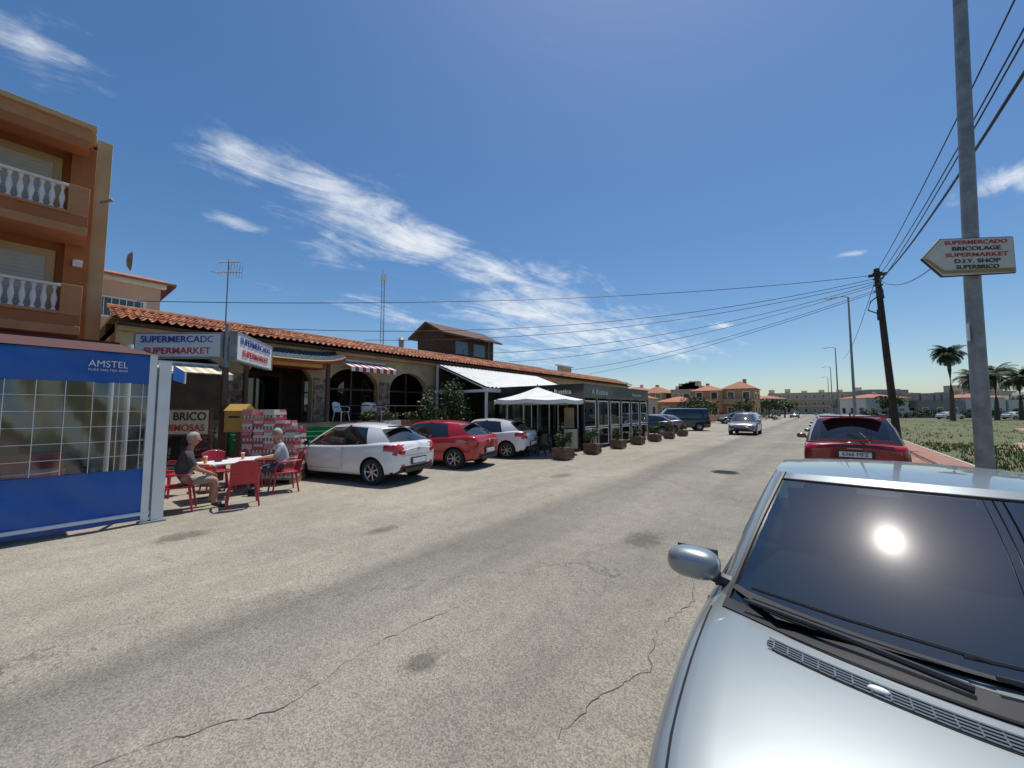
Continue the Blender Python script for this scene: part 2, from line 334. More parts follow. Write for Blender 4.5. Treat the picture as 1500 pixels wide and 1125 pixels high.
# ------------------------------------------------------------ foliage helper
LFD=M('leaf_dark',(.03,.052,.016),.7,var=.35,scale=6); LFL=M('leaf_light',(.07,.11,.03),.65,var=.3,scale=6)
BARK=M('bark',(.12,.085,.055),.9,var=.3,scale=6,bump=.5)
def leaves(mb,c,r,n,size,ncl=12):
    cl=[]
    for i in range(ncl):
        d=V((random.gauss(0,1),random.gauss(0,1),random.gauss(0,1))).normalized()*random.uniform(.35,.95)
        cl.append((V((d.x*r[0],d.y*r[1],d.z*r[2])),random.uniform(.25,.5)))
    for i in range(n):
        cc,cr=random.choice(cl); d=V((random.gauss(0,1),random.gauss(0,1),random.gauss(0,1)))*cr*.5
        p=V(c)+cc+V((d.x*r[0],d.y*r[1],d.z*r[2]))
        a=V((random.uniform(-1,1),random.uniform(-1,1),random.uniform(-1,1))).normalized(); b=a.cross(V((random.uniform(-1,1),random.uniform(-1,1),random.uniform(-1,1)))).normalized()
        s=size*random.uniform(.5,1.3)
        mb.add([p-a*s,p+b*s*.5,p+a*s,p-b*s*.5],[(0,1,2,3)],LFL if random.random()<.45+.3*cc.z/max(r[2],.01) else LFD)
def shrub(name,x,y,z,r,h,n=500,size=.05,stem=True):
    mb=MB()
    if stem:
        for k in range(5):
            a=k*1.3; mb.tube([(0,0,0),(math.cos(a)*r*.2,math.sin(a)*r*.2,h*.35),(math.cos(a)*r*.55,math.sin(a)*r*.55,h*.75)],[.025,.018,.008],BARK,5)
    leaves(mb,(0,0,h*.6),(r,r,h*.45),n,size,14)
    return mb.obj(name,(x,y,z))
def tree(name,x,y,h,r,n=900,size=.3):
    mb=MB(); mb.tube([(0,0,0),(.1,0,h*.3),(0,.1,h*.55)],[.2,.15,.1],BARK,8)
    for k in range(6):
        a=k*1.05; mb.tube([(0,.1,h*.45),(math.cos(a)*r*.4,math.sin(a)*r*.4,h*.62),(math.cos(a)*r*.8,math.sin(a)*r*.8,h*.78)],[.08,.05,.02],BARK,5)
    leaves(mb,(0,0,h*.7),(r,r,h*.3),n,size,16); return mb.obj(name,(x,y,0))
def palm(name,x,y,h,fl,nf=46):
    mb=MB(); mb.tube([(0,0,0),(.1,.05,h*.4),(.05,0,h*.75),(0,0,h)],[.38,.26,.24,.3],BARK,9)
    for k in range(nf):
        a=random.random()*6.28; el=random.uniform(-.75,1.25); L_=fl*random.uniform(.8,1.05); P=[]
        for i in range(8):
            t=i/7; e=el-1.3*t*t; 
            if i==0: p=V((0,0,h)); P.append(p)
            else: P.append(P[-1]+V((math.cos(a)*math.cos(e),math.sin(a)*math.cos(e),math.sin(e)))*L_/7)
        mb.tube(P,.03,BARK,3)
        sd=V((-math.sin(a),math.cos(a),0))
        for i in range(1,8):
            for q in(0,.33,.66):
                p=P[i-1].lerp(P[i],q); dr=(P[i]-P[i-1]).normalized(); l=fl*.2*math.sin(math.pi*min(1,(i+q)/8.3))+.1
                for s_ in(-1,1):
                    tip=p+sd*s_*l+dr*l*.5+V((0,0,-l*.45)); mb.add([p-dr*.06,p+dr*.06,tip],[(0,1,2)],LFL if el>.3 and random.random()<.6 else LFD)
    return mb.obj(name,(x,y,0))
palm('palm_tree',17.4,96.6,11.4,2.6,70)
palm('palm_tree',22,106,7.6,3.4,60); palm('palm_tree',25,109,8.2,3.6,60); palm('palm_tree',28.5,112,7.8,3.4,60); palm('palm_tree',31.5,112,8.0,3.4,60)
tree('tree',-9,104,4.5,2.6); tree('tree',-6.5,112,4,2.4); tree('tree',12,118,5,2.5); tree('tree',-12.5,60,3.2,1.6,600,.2); tree('tree',6,140,5,3); tree('tree',38,140,6,3.5); tree('tree',-17,70,4.2,2.2,800,.22); tree('tree',-10,78,3.6,1.8,700,.22)
# ------------------------------------------------------------ CARS
def catm(ctrl,n):
    keys=[(i,*c) for i,c in enumerate(ctrl)]; m=len(ctrl)-1; return [pch(keys,m*i/n) for i in range(n+1)]
def section(b,x,n=26):
    w_,zb,zt=pch(b,x); H=zt-zb
    c=[(0,zb),(w_*.84,zb),(w_*.955,zb+.05*H/.7),(w_*.985,zb+.2*H/.7),(w_,zb+.42*H),(w_*.995,zb+.62*H),(w_*.975,zt-.17*H),(w_*.945,zt-.06*H),(w_*.87,zt-.008),(w_*.6,zt+.012),(w_*.3,zt+.024),(0,zt+.028)]
    return catm(c,n)
def sidey(b,x,z):
    s=section(b,x); best=None
    for a,c in zip(s[:-1],s[1:]):
        if a[0]>.3 and min(a[1],c[1])<=z<=max(a[1],c[1]) and abs(a[1]-c[1])>1e-6:
            t=(z-a[1])/(c[1]-a[1]); best=a[0]+t*(c[0]-a[0])
    return best if best else s[13][0]
def sgnpow(d,p): return V([math.copysign(abs(c)**p,c) for c in d])
def make_car(name,b,cab,wh,paint,loc,heading,regions=(),glass=CARGLASS,nst=56,plate=None,scale=(1,1,1),trim=None,rim=RIM,fine=False,ext=None,seams=(),mir=(.155,.06)):
    x0,x1=b[0][0],b[-1][0]; n=26
    xs=[x0+(x1-x0)*(.5-.5*math.cos(math.pi*i/nst)) for i in range(nst+1)] 
    bod=MB(); rows=[]
    vs=[];fs=[]
    for x in xs:
        s=section(b,x,n)
        rows.append(len(vs)); vs+=[(x,y,z) for y,z in s]+[(x,-y,z) for y,z in s[n-1:0:-1]]
    m=2*n
    for k in range(nst):
        for i in range(m):
            j=(i+1)%m; fs.append((rows[k]+i,rows[k]+j,rows[k+1]+j,rows[k+1]+i))
    for k,flip in((0,0),(nst,1)):
        s=section(b,xs[k],n); base=len(vs); mm=10
        for y,z in s:
            for q in range(mm+1): 
                yy=y*(1-2*q/mm); bulge=.035*(1-(yy/max(b[0][1],.01))**2)*(1 if flip else -1)*(1 if .02<y else 0)
                vs.append((xs[k]+(bulge if 0<q<mm else 0),yy,z))
        for i in range(n):
            for q in range(mm):
                a=base+i*(mm+1)+q; fc=(a,a+1,a+mm+2,a+mm+1); fs.append(fc if flip else fc[::-1])
    bod.add(vs,fs,paint)
    tmp=bod.obj('tmpb',weld=1)
    me=tmp.data; me.materials.append(BLACK)
    R=wh['R']; W2=max(k[1] for k in b)
    cut=MB(); cut.mats=[paint]
    for xx in(wh['f'],wh['r']):
        for s_ in(1,-1): cut.cyl((xx,s_*(W2-.26),R),(xx,s_*(W2+.2),R),R*1.17,R*1.17,BLACK,40)
    tc_=cut.obj('tmpc')
    bmod=tmp.modifiers.new('b','BOOLEAN'); bmod.object=tc_; bmod.operation='DIFFERENCE'; bmod.solver='EXACT'
    dg=bpy.context.evaluated_depsgraph_get(); ev=tmp.evaluated_get(dg); me2=bpy.data.meshes.new_from_object(ev)
    mb=MB(); S=Matrix.Diagonal((*scale,1)); mb.X=S
    def mapm(p):
        c=p.center
        if p.material_index==1: return BLACK
        if c.z<pch(b,c.x)[1]+.035: return BLACK
        for r in regions:
            if r[0]<=c.x<=r[1] and r[2]<=abs(c.y)<=r[3] and r[4]<=c.z<=r[5]: return r[6]
        return paint
    mb.absorb(me2,None,mapm)
    bpy.data.objects.remove(tmp); bpy.data.objects.remove(tc_)
    wb,wr=cab['wb'],cab['wr']; zr=cab['zr']; cr=cab.get('crown',.05)
    def zt(x): return pch(b,x)[2]
    def rz_(x,y): 
        xm=(cab['rfs']+cab['rrs'])/2+.15; L2=(cab['rfs']-cab['rrs'])/2+.2
        return zr-cr*(y/wr)**2-cab.get('drop',.05)*((x-xm)/L2)**2
    B=[];T=[];seg_=[]; NW=10
    for q in range(NW+1):
        t=q/NW
        B.append((cab['wc']-(cab['wc']-cab['ws'])*t*t,wb*.93*t)); T.append((cab['rfc']-(cab['rfc']-cab['rfs'])*t*t,wr*.92*t)); 
    seg_+=['w']*NW
    ap=cab.get('ap',.1)
    B.append((cab['ws']-ap,wb*.985)); T.append((cab['rfs']-ap*.7,wr*.985)); seg_.append('p')
    for xb,xt,sg in cab['side']:
        B.append((xb,wb)); T.append((xt,wr)); seg_.append(sg)
    B.append((cab['rs'],wb*.9)); T.append((cab['rrs'],wr*.93)); seg_.append('p')
    for t in(.75,.5,.25,0):
        B.append((cab['rc']-(cab['rc']-cab['rs'])*t*t,wb*.84*t)); T.append((cab['rrc']-(cab['rrc']-cab['rrs'])*t*t,wr*.86*t)); seg_.append('r')
    lv=[0,.03,.15,.3,.45,.6,.75,.86,.93,1.0]; N=len(B)
    def ringpt(i,t,sg):
        bx,by=B[i];tx,ty=T[i]; zb_=zt(bx)+.0; 
        if 'rz' in cab and bx<=cab['rs']+.01: zb_=cab['rz']
        zb_-=.015; z1=rz_(tx,ty)
        bu=math.sin(math.pi*t)*.022
        x=bx+(tx-bx)*t; y=by+(ty-by)*t; z=zb_+(z1-zb_)*t
        if sg in 'r': x-=bu
        elif sg=='w': x+=bu*1.0; z+=bu
        else: y+=bu
        return (x,y,z)
    for sd in(1,-1):
        vs=[]
        for t in lv:
            for i in range(N):
                sg='w' if i<=NW else ('r' if i>=N-4 else 's'); p=ringpt(i,t,sg); vs.append((p[0],sd*p[1],p[2]))
        for k in range(len(lv)-1):
            for i in range(N-1):
                f=(k*N+i,k*N+i+1,(k+1)*N+i+1,(k+1)*N+i)
                sgm=seg_[i]
                if sgm=='p' : mt=paint
                elif sgm=='B': mt=BLACK
                elif k==len(lv)-2: mt=paint
                elif k==0: mt=BLACK
                else: mt=glass
                mb.add([vs[q] for q in f],[(0,1,2,3) if sd==1 else (3,2,1,0)],mt)
    mm=14; vs=[];fs=[]
    for i in range(N):
        tx,ty=T[i]
        for q in range(mm+1):
            yy=ty*(1-2*q/mm); vs.append((tx,yy,rz_(tx,yy)))
    for i in range(N-1):
        for q in range(mm):
            a=i*(mm+1)+q; fs.append((a+mm+1,a+mm+2,a+1,a)[::-1])
    mb.add(vs,fs,paint)
    for xx in(wh['f'],wh['r']):
        for s_ in(1,-1):
            yo=s_*(W2-.02); yi=s_*(W2-.23); r=R
            mb.lathe([(r*.62,yi),(r*.93,yi),(r,yi+s_*.03),(r,yo-s_*.035),(r*.95,yo-s_*.005),(r*.68,yo),(r*.66,yo-s_*.02)],(xx,0,r),RUB,28,'Y')
            mb.lathe([(r*.67,yo-s_*.005),(r*.62,yo-s_*.03),(r*.6,yo-s_*.09),(.0,yo-s_*.09)],(xx,0,r),BLACK,28,'Y')
            mb.lathe([(r*.68,yo-s_*.004),(r*.655,yo+s_*.004),(r*.62,yo-s_*.01),(r*.6,yo-s_*.03)],(xx,0,r),rim,28,'Y')
            mb.lathe([(.0,yo-s_*.02),(r*.17,yo-s_*.02),(r*.19,yo-s_*.06)],(xx,0,r),rim,16,'Y')
            for k in range(7):
                a=k*2*math.pi/7; Rm=Matrix.Rotation(-a,3,'Y'); cc=V((xx,yo-s_*.035,r))+Rm@V((r*.37,0,0)); mb.obox(cc,(r*.56,.025,r*.11),Rm,rim)
    for (sx,z0,z1) in seams:
        for s_ in(1,-1):
            P=[]
            for k in range(9):
                z=z0+(z1-z0)*k/8; P.append((sx+.02*math.sin(k/8*3),s_*(sidey(b,sx,z)-.001),z))
            mb.tube(P,.005,BLACK,4)
    if len(seams)>1:
        P1=[];P2=[]
        for k in range(11):
            x=seams[-1][0]+(seams[0][0]-seams[-1][0])*k/10; 
            for s_,PP in((1,P1),(-1,P2)): PP.append((x,s_*(sidey(b,x,seams[0][1])-.001),seams[0][1]))
        mb.tube(P1,.005,BLACK,4); mb.tube(P2,.005,BLACK,4)
        hx=seams[1][0]+.16
        for s_ in(1,-1): mb.obox(V((hx,s_*(sidey(b,hx,.8)+.008),.8)),(.17,.03,.028),Matrix.Identity(3),paint)
    mxp=cab['ws']-.12; mo,mz=mir
    for s_ in(1,-1):
        zz=zt(mxp)+mz
        mb.ell((mxp,s_*(wb+mo),zz),(.08,.115,.072),paint,24,16,lambda d:sgnpow(d,.78)); mb.tube([(mxp-.02,s_*(wb-.05),zz-.07),(mxp-.02,s_*(wb+.02),zz-.05),(mxp-.01,s_*(wb+mo-.04),zz-.03)],[.035,.03,.03],BLACK,8)
        mb.obox(V((mxp-.079,s_*(wb+mo),zz)),(.008,.18,.11),Matrix.Identity(3),CARGLASS)
    if plate:
        px,pz,pw=plate; mb.box(px-.012,-pw/2,pz,px+.012,pw/2,pz+.11,WPLAST)
    if ext: ext(mb,zt,rz_)
    mb.X=Matrix.Identity(4)
    return mb.obj(name,loc,heading,weld=2,ang=30)
# small three-door hatchback: rising belt line, wide rear quarter, arched roof
hb=[(-1.98,.62,.42,.84),(-1.955,.73,.34,.93),(-1.87,.81,.28,1.0),(-1.65,.85,.24,1.03),(-1.3,.872,.21,1.01),(-.7,.87,.20,.965),(0,.865,.20,.93),(.8,.865,.20,.905),(1.15,.86,.21,.88),(1.5,.84,.23,.82),(1.78,.77,.26,.74),(1.92,.66,.30,.65),(1.98,.52,.34,.56)]
hcab=dict(wc=1.28,ws=1.05,rfc=.40,rfs=.24,rrs=-1.28,rrc=-1.45,rs=-1.74,rc=-1.88,wb=.80,wr=.58,zr=1.475,crown=.06,drop=.085,rz=1.04,side=[(-.28,-.30,'g'),(-.36,-.38,'B'),(-1.08,-.92,'g')])
hreg=[(-2.05,-1.86,.52,.9,.74,.97,REDLENS),(-1.9,-1.62,.60,.9,.84,.96,REDLENS),(1.35,1.95,.5,.85,.62,.78,CLRLENS),(1.85,2.1,0,.45,.34,.48,BLACK),(-2.1,-1.8,0,.9,.2,.33,BLACK)]
hse=[(.95,.34,.86),(-.34,.34,.9)]
PWHITE=M('white_car_paint',(.72,.73,.73),.25,coat=1,var=.03); PRED=M('red_car_paint',(.42,.012,.012),.25,coat=1,var=.05); PDRED=M('dark_red_car_paint',(.24,.01,.015),.22,.3,coat=1,var=.05)
PBLK=M('black_car_paint',(.012,.013,.016),.2,coat=1,var=.1); PGREY=M('grey_car_paint',(.19,.19,.19),.3,.5,coat=1,var=.05); PSIL=M('silver_car_paint',(.27,.305,.315),.40,.55,coat=.8,var=.03,scale=1.5)
def rearbits(mb,zt,rz_):
    mb.cyl((-1.99,-.25,1.07),(-1.80,.1,1.17),.008,.008,BLACK,6)
    mb.box(-1.45,-.50,1.375,-1.60,.50,1.40,BLACK); mb.box(-2.035,-.3,.47,-2.02,.3,.64,BLACK); mb.ell((-2.02,0,.84),(.012,.05,.05),RIM); mb.box(-2.02,-.5,.30,-1.98,.5,.40,BLACK)
    mb.box(-2.0,-.60,.46,-1.985,-.50,.5,REDLENS); mb.box(-2.0,.50,.46,-1.985,.60,.5,REDLENS)
    mb.tube([(-2.01,-.60,.70),(-2.04,0,.70),(-2.01,.60,.70)],.004,BLACK,4)
    mb.cyl((-.95,0,1.44),(-1.15,0,1.60),.008,.004,BLACK,6)
HD=math.radians(195)
make_car('parked_hatchback',hb,hcab,dict(f=1.25,r=-1.28,R=.315),PWHITE,(-9.88,5.65,0),HD,hreg,plate=(-2.045,.50,.5),seams=hse,ext=rearbits)
make_car('parked_hatchback',hb,hcab,dict(f=1.25,r=-1.28,R=.315),PRED,(-10.3,8.6,0),HD,hreg,plate=(-2.045,.50,.5),seams=hse,scale=(1.07,1.02,1),ext=rearbits)
make_car('parked_hatchback',hb,hcab,dict(f=1.25,r=-1.28,R=.315),PWHITE,(-10.6,11.6,0),HD,hreg,plate=(-2.045,.50,.5),seams=hse,ext=rearbits)
# SUV
sb=[(-2.2,.72,.42,.98),(-2.17,.80,.36,1.03),(-2.05,.87,.30,1.07),(-1.6,.90,.26,1.07),(-.8,.90,.25,1.05),(.4,.90,.25,1.02),(1.0,.90,.26,1.0),(1.6,.87,.28,.93),(1.95,.80,.3,.84),(2.2,.6,.36,.66)]
scab=dict(wc=1.3,ws=1.1,rfc=.5,rfs=.38,rrs=-1.45,rrc=-1.62,rs=-1.95,rc=-2.14,wb=.84,wr=.63,zr=1.69,crown=.05,rz=1.1,side=[(.0,.0,'g'),(-.1,-.1,'B'),(-1.0,-.95,'g'),(-1.08,-1.03,'B'),(-1.6,-1.3,'g')])
sreg=[(-2.25,-1.7,.48,.95,.99,1.06,REDLENS),(-2.3,-2.0,0,.95,.36,.52,BLACK),(-2.25,-1.95,.62,.95,.9,1.0,REDLENS),(-2.25,-1.95,.66,.95,.58,.66,REDLENS),(1.7,2.2,.5,.9,.7,.86,CLRLENS),(2.0,2.3,0,.5,.4,.66,BLACK)]
def suvext(mb,zt,rz_):
    mb.box(-1.55,-.56,1.635,-1.83,.56,1.665,PDRED); mb.box(-1.79,-.2,1.625,-1.832,.2,1.634,REDLENS)
    mb.box(-2.19,-.62,1.13,-2.13,.62,1.165,REDLENS); mb.tube([(-1.2,-.62,1.68),(.2,-.62,1.7)],.018,BLACK,6); mb.tube([(-1.2,.62,1.68),(.2,.62,1.7)],.018,BLACK,6)
    mb.ell((-1.25,0,1.7),(.09,.02,.045),BLACK); mb.cyl((-2.17,-.3,1.16),(-1.98,.1,1.3),.009,.009,BLACK,6)
    mb.box(-2.245,-.32,.78,-2.2,.32,.93,BLACK); mb.box(-2.238,-.12,.97,-2.2,.12,.985,RIM)
suv=make_car('parked_suv',sb,scab,dict(f=1.32,r=-1.35,R=.345),PDRED,(.55,13.2,0),math.radians(90),sreg,plate=(-2.25,.80,.52),ext=suvext,seams=[(1.0,.4,.95),(-.05,.4,.95),(-1.0,.4,.95)])
text('6366 MFZ',suv,(.55,10.935,.855),(1,0,0),(0,0,1),.42,.075,BLKTXT,'number_plate')
g=make_car('approaching_car',hb,hcab,dict(f=1.25,r=-1.28,R=.315),PGREY,(-4.4,33.6,0),math.radians(-90),hreg,seams=hse,scale=(1.05,1.03,1.08),plate=(1.99,.42,.5))
make_car('parked_car',hb,hcab,dict(f=1.25,r=-1.28,R=.315),PBLK,(-10.3,28.0,0),math.radians(200),hreg,seams=hse,scale=(1.1,1.03,1.0))
make_car('parked_car',hb,hcab,dict(f=1.25,r=-1.28,R=.315),PGREY,(-10.4,31.0,0),math.radians(200),hreg,seams=hse,scale=(1.1,1.03,1.0))
vb=[(-2.4,.82,.4,1.05),(-2.35,.9,.34,1.1),(-2.0,.94,.28,1.12),(0,.95,.28,1.1),(1.2,.94,.28,1.08),(1.8,.9,.3,.98),(2.2,.8,.32,.84),(2.4,.65,.36,.66)]
vcab=dict(wc=1.9,ws=1.7,rfc=1.05,rfs=.95,rrs=-2.2,rrc=-2.28,rs=-2.32,rc=-2.38,wb=.90,wr=.78,zr=1.95,crown=.05,drop=.03,rz=1.1,side=[(.6,.5,'g'),(.5,.42,'B'),(-.6,-.6,'p'),(-.7,-.7,'p')])
make_car('parked_van',vb,vcab,dict(f=1.5,r=-1.5,R=.34),PBLK,(-9.8,36.0,0),math.radians(205),[(-2.45,-2.2,.75,.98,.8,1.08,REDLENS),(1.8,2.4,.5,.9,.66,.86,CLRLENS)])
for (x,y,hdg,pt,sx) in [(.55,19.4,90,PGREY,1.08),(.6,25.5,90,PWHITE,1.0),(.55,32,90,PBLK,1.05),(.6,44,90,PSIL,1.05),(-8.6,57,200,PBLK,1),(-8.8,68,200,PWHITE,1),(19.5,110,40,PWHITE,1.05),(29.5,118,40,PWHITE,1.15),(-4.5,110,-90,PBLK,1)]:
    make_car('parked_car',hb,hcab,dict(f=1.25,r=-1.28,R=.315),pt,(x,y,0),math.radians(hdg),hreg,scale=(sx,1.02,1.0),nst=30)
# hero silver sedan
eb=[(-2.2,.66,.42,.80),(-2.15,.78,.34,.90),(-1.95,.84,.27,.955),(-1.4,.865,.22,.97),(-.4,.87,.2,.955),(.5,.87,.2,.955),(.9,.865,.21,.96),(1.15,.86,.22,.945),(1.55,.84,.23,.89),(1.85,.79,.25,.82),(2.08,.70,.29,.72),(2.2,.55,.34,.60)]
ecab=dict(wc=1.06,ws=.84,rfc=.20,rfs=.04,rrs=-.95,rrc=-1.1,rs=-1.5,rc=-1.72,wb=.79,wr=.61,zr=1.47,crown=.035,drop=.03,ap=.11,side=[(-.15,-.12,'g'),(-.25,-.22,'B'),(-.95,-.8,'g')])
WSH=glassmat('windscreen_glass',(.28,.36,.35),rough=.006,refl=.085,haze=.010,hrough=.075)
INT=M('interior_fabric',(.022,.023,.026),.8,var=.2); 
def heroext(mb,zt,rz_):
    def hz(x,y):
        s=section(eb,x)
        for a,c in zip(s[13:-1],s[14:]):
            if c[0]<=abs(y)<=a[0]: 
                t=(abs(y)-c[0])/(a[0]-c[0]+1e-9); return c[1]+(a[1]-c[1])*t
        return s[-1][1]
    mb.box(-1.5,-.74,.99,.70,.74,1.0,INT)
    mb.add([(1.0,-.55,1.0),(1.0,.55,1.0),(.80,.72,1.0),(.80,-.72,1.0),(.35,-.68,1.065),(.35,.68,1.065)],[(0,1,2,3),(3,2,5,4)],INT)
    mb.box(.30,-.66,1.002,.35,.66,1.06,INT)
    for s_ in(.37,-.37):
        mb.ell((-.42,s_,1.02),(.09,.24,.18),INT,16,10); mb.ell((-.46,s_,1.27),(.05,.13,.09),INT,16,10)
    mb.lathe([(.17,-.012),(.19,0),(.17,.012),(.155,0),(.17,-.012)],(.22,-.37,1.05),BLACK,24,'Y')
    mb.box(-.9,-.6,1.0,-.85,.6,1.2,INT)
    mb.box(.12,-.11,1.33,.14,.11,1.39,BLACK)
    vs=[];fs=[];K=24
    for i in range(K+1):
        y=-.74+1.48*i/K; t=abs(y)/.74; xb=1.06-.22*t*t
        vs+=[(xb+.10-.02*t,y,hz(xb+.1,y)+.006),(xb-.01,y,hz(xb,y)+.008)]
    for i in range(K): fs.append((2*i,2*i+1,2*i+3,2*i+2))
    mb.add(vs,fs,BLACK)
    mb.tube([(1.16-.02*(abs(-.74+1.48*i/K)/.74)-.22*(abs(-.74+1.48*i/K)/.74)**2+.005,-.74+1.48*i/K,hz(1.1,-.74+1.48*i/K)+.001) for i in range(K+1)],.005,BLACK,4)
    for s_ in(1,-1):
        mb.tube([(x,s_*pch(eb,x)[0]*.90,hz(x,pch(eb,x)[0]*.90)+.0) for x in [.92+.1*k for k in range(12)]],.0042,BLACK,4)
    for s_ in(1,-1):
        vs=[];fs=[];K2=20
        for i in range(K2+1):
            y=s_*(.02+.55*i/K2); xb=1.06-.22*(abs(y)/.74)**2+.185; tap=.034 if 0<i<K2 else .012
            vs+=[(xb+tap,y,hz(xb+tap,y)+.003),(xb-tap,y,hz(xb-tap,y)+.003)]
        for i in range(K2): fs.append((2*i,2*i+1,2*i+3,2*i+2))
        mb.add(vs,fs,BLACK)
        for k in range(5):
            P=[]
            for i in range(K2+1):
                y=s_*(.025+.54*i/K2); xb=1.06-.22*(abs(y)/.74)**2+.185+(-.028+.014*k); P.append((xb,y,hz(xb,y)+.006))
            mb.tube(P,.003,PSIL,4)
        for k in range(14):
            y=s_*(.04+.51*k/13); xb=1.06-.22*(abs(y)/.74)**2+.185; mb.tube([(xb-.03,y,hz(xb,y)+.0065),(xb+.03,y,hz(xb,y)+.0065)],.002,PSIL,4)
    mb.ell((1.215,-.30,hz(1.215,.30)+.010),(.013,.024,.009),WPLAST);mb.ell((1.215,.30,hz(1.215,.30)+.010),(.013,.024,.009),WPLAST)
    mb.tube([(1.02,.62,hz(1.0,.62)+.03),(1.0,.3,1.02),(1.05,-.05,1.03)],[.012,.010,.007],BLACK,6)
    mb.tube([(.86,.66,1.04),(.95,.3,1.05),(1.0,-.1,1.045)],.007,BLACK,5)
    mb.tube([(1.1,-.1,hz(1.05,.1)+.02),(1.02,-.4,1.015),(.93,-.66,1.01)],[.012,.010,.007],BLACK,6)
    mb.tube([(1.0,-.05,1.05),(.95,-.35,1.045),(.86,-.64,1.04)],.007,BLACK,5)
    for s_ in(1,-1):
        P=[]
        for k in range(13):
            t=k/12; bx,by=ecab['ws'],ecab['wb']*.93; tx,ty=ecab['rfs'],ecab['wr']*.92; bu=math.sin(math.pi*t)*.022
            zb_=zt(bx)-.015; P.append((bx+(tx-bx)*t+bu,s_*(by+(ty-by)*t),zb_+(rz_(tx,ty)-zb_)*t+bu))
        mb.tube(P,.011,BLACK,6)
    P=[]
    for k in range(21):
        u=-1+2*k/20; t=abs(u); bx,by=1.06-.22*t*t,.79*.93*u; tx,ty=.20-.16*t*t,.61*.92*u; q=.93; zb_=zt(bx)-.015; bu=math.sin(math.pi*q)*.022
        P.append((bx+(tx-bx)*q+bu,by+(ty-by)*q,zb_+(rz_(tx,ty)-zb_)*q+bu+.001))
    mb.tube(P,.007,BLACK,5)
    for s_ in(1,-1):
        mb.tube([(x,s_*(sidey(eb,x,.55)+.002),.55) for x in [-1.0+.1*k for k in range(20)]],.014,PSIL,6)
        mb.tube([(.72-.13*k,s_*(.79+.004),pch(eb,.7-.13*k)[2]+.006) for k in range(17)],.008,BLACK,5)
    mb.box(2.12,-.4,.45,2.2,.4,.66,BLACK)
make_car('parked_sedan',eb,ecab,dict(f=1.4,r=-1.3,R=.32),PSIL,(.42,2.83,0),math.radians(-90),[(1.6,2.15,.45,.8,.58,.78,CLRLENS),(-2.2,-1.9,.5,.9,.7,.9,REDLENS)],glass=WSH,nst=110,ext=heroext,seams=[(.72,.3,.9),(-.2,.3,.9),(-1.0,.3,.9)],scale=(1,1.06,1),mir=(.10,.085))
# ------------------------------------------------------------ ORANGE BUILDING
ORG=M('orange_render',(.38,.14,.05),.85,var=.12,scale=.8,bump=.2,bscale=50); BEI=M('beige_render',(.50,.36,.19),.85,var=.12,scale=.8); ORL=M('ochre_band',(.46,.22,.10),.85,var=.12)
SHUT=M('roller_shutter',(.48,.45,.38),.6,var=.08); BALW=M('white_balustrade',(.72,.70,.66),.6,var=.08)
mb=MB()
mb.box(-30,-14,0,-18.5,.95,10.1,ORG); mb.box(-30,.95,0,-18.3,1.3,10.75,BEI); mb.box(-18.5,.42,4.0,-18.2,.95,10.3,ORG)
mb.box(-30,-14,10.0,-17.1,.75,10.35,ORL); mb.box(-30,-14,10.35,-17.0,.85,10.5,BEI); mb.box(-17.7,-14,9.72,-17.1,.7,9.998,ORG); mb.box(-30,-14,10.5,-18.4,.93,10.9,ORL)
for zf in(4.25,7.25):
    mb.box(-18.498,-14,zf-.25,-17.0,.8,zf,ORL); mb.box(-17.22,-14,zf,-17.02,.8,zf+.32,ORG); mb.box(-17.2,.38,zf+.32,-17.0,.8,zf+1.22,ORL); mb.box(-18.5,.62,zf,-17.2,.78,zf+1.2,ORG)
    mb.box(-17.26,-14,zf+.32,-16.98,.38,zf+.4,ORL); mb.box(-17.2,-14,zf+1.12,-17.0,.38,zf+1.2,BALW)
    y=-6.0
    while y<.34:
        mb.lathe([(.055,.40),(.06,.44),(.03,.50),(.05,.62),(.07,.74),(.05,.86),(.03,.96),(.035,1.02),(.055,1.08),(.055,1.12)],(-17.1,y,zf),BALW,10); y+=.19
    mb.box(-18.5,-4.2,zf+.0,-18.42,.25,zf+2.5,BEI); mb.box(-18.42,-4.0,zf+.05,-18.39,.06,zf+2.25,SHUT)
    for k in range(18): mb.box(-18.39,-4.0,zf+.08+k*.12,-18.375,.06,zf+.16+k*.12,SHUT)
mb.box(-18.2,.6,6.3,-18.05,.8,6.5,WHITE)
mb.cyl((-18.15,1.1,8.6),(-17.9,1.35,8.7),.05,.05,STEEL); mb.lathe([(.01,0),(.2,.03),(.34,.12)],(-17.9,1.75,6.8),STEEL,20,'Y')
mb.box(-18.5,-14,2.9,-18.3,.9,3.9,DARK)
mb.obj('apartment_building',bevel=.012)
PINK=M('pink_render',(.58,.40,.32),.85,var=.08,scale=.6); TILE0=M('terracotta',(.33,.13,.07),.8,var=.35,scale=7,bump=.4)
mb=MB(); mb.box(-44,-6,0,-31,4.6,9.4,PINK); mb.box(-44,4.6,0,-31.5,6.2,7.6,PINK)
mb.add([(-30.3,-7,9.4),(-30.3,5.2,9.4),(-37,5.2,11.2),(-37,-7,11.2),(-30.3,-7,9.25),(-30.3,5.2,9.25),(-44,5.2,9.4),(-37,5.2,9.2)],[(0,1,2,3),(0,4,5,1),(1,5,7,2),(2,7,6)],TILE0)
mb.box(-44,4.6,7.6,-30.9,6.7,7.78,TILE0); mb.box(-31,-6,9.1,-30.6,4.8,9.38,WHITE)
mb.box(-31,1.2,7.0,-30.95,4.0,8.2,WHITE); mb.box(-30.95,1.35,7.1,-30.93,3.85,8.1,CARGLASS); 
for k in range(9): mb.box(-30.92,1.35+k*.3,7.1,-30.9,1.38+k*.3,8.1,WHITE)
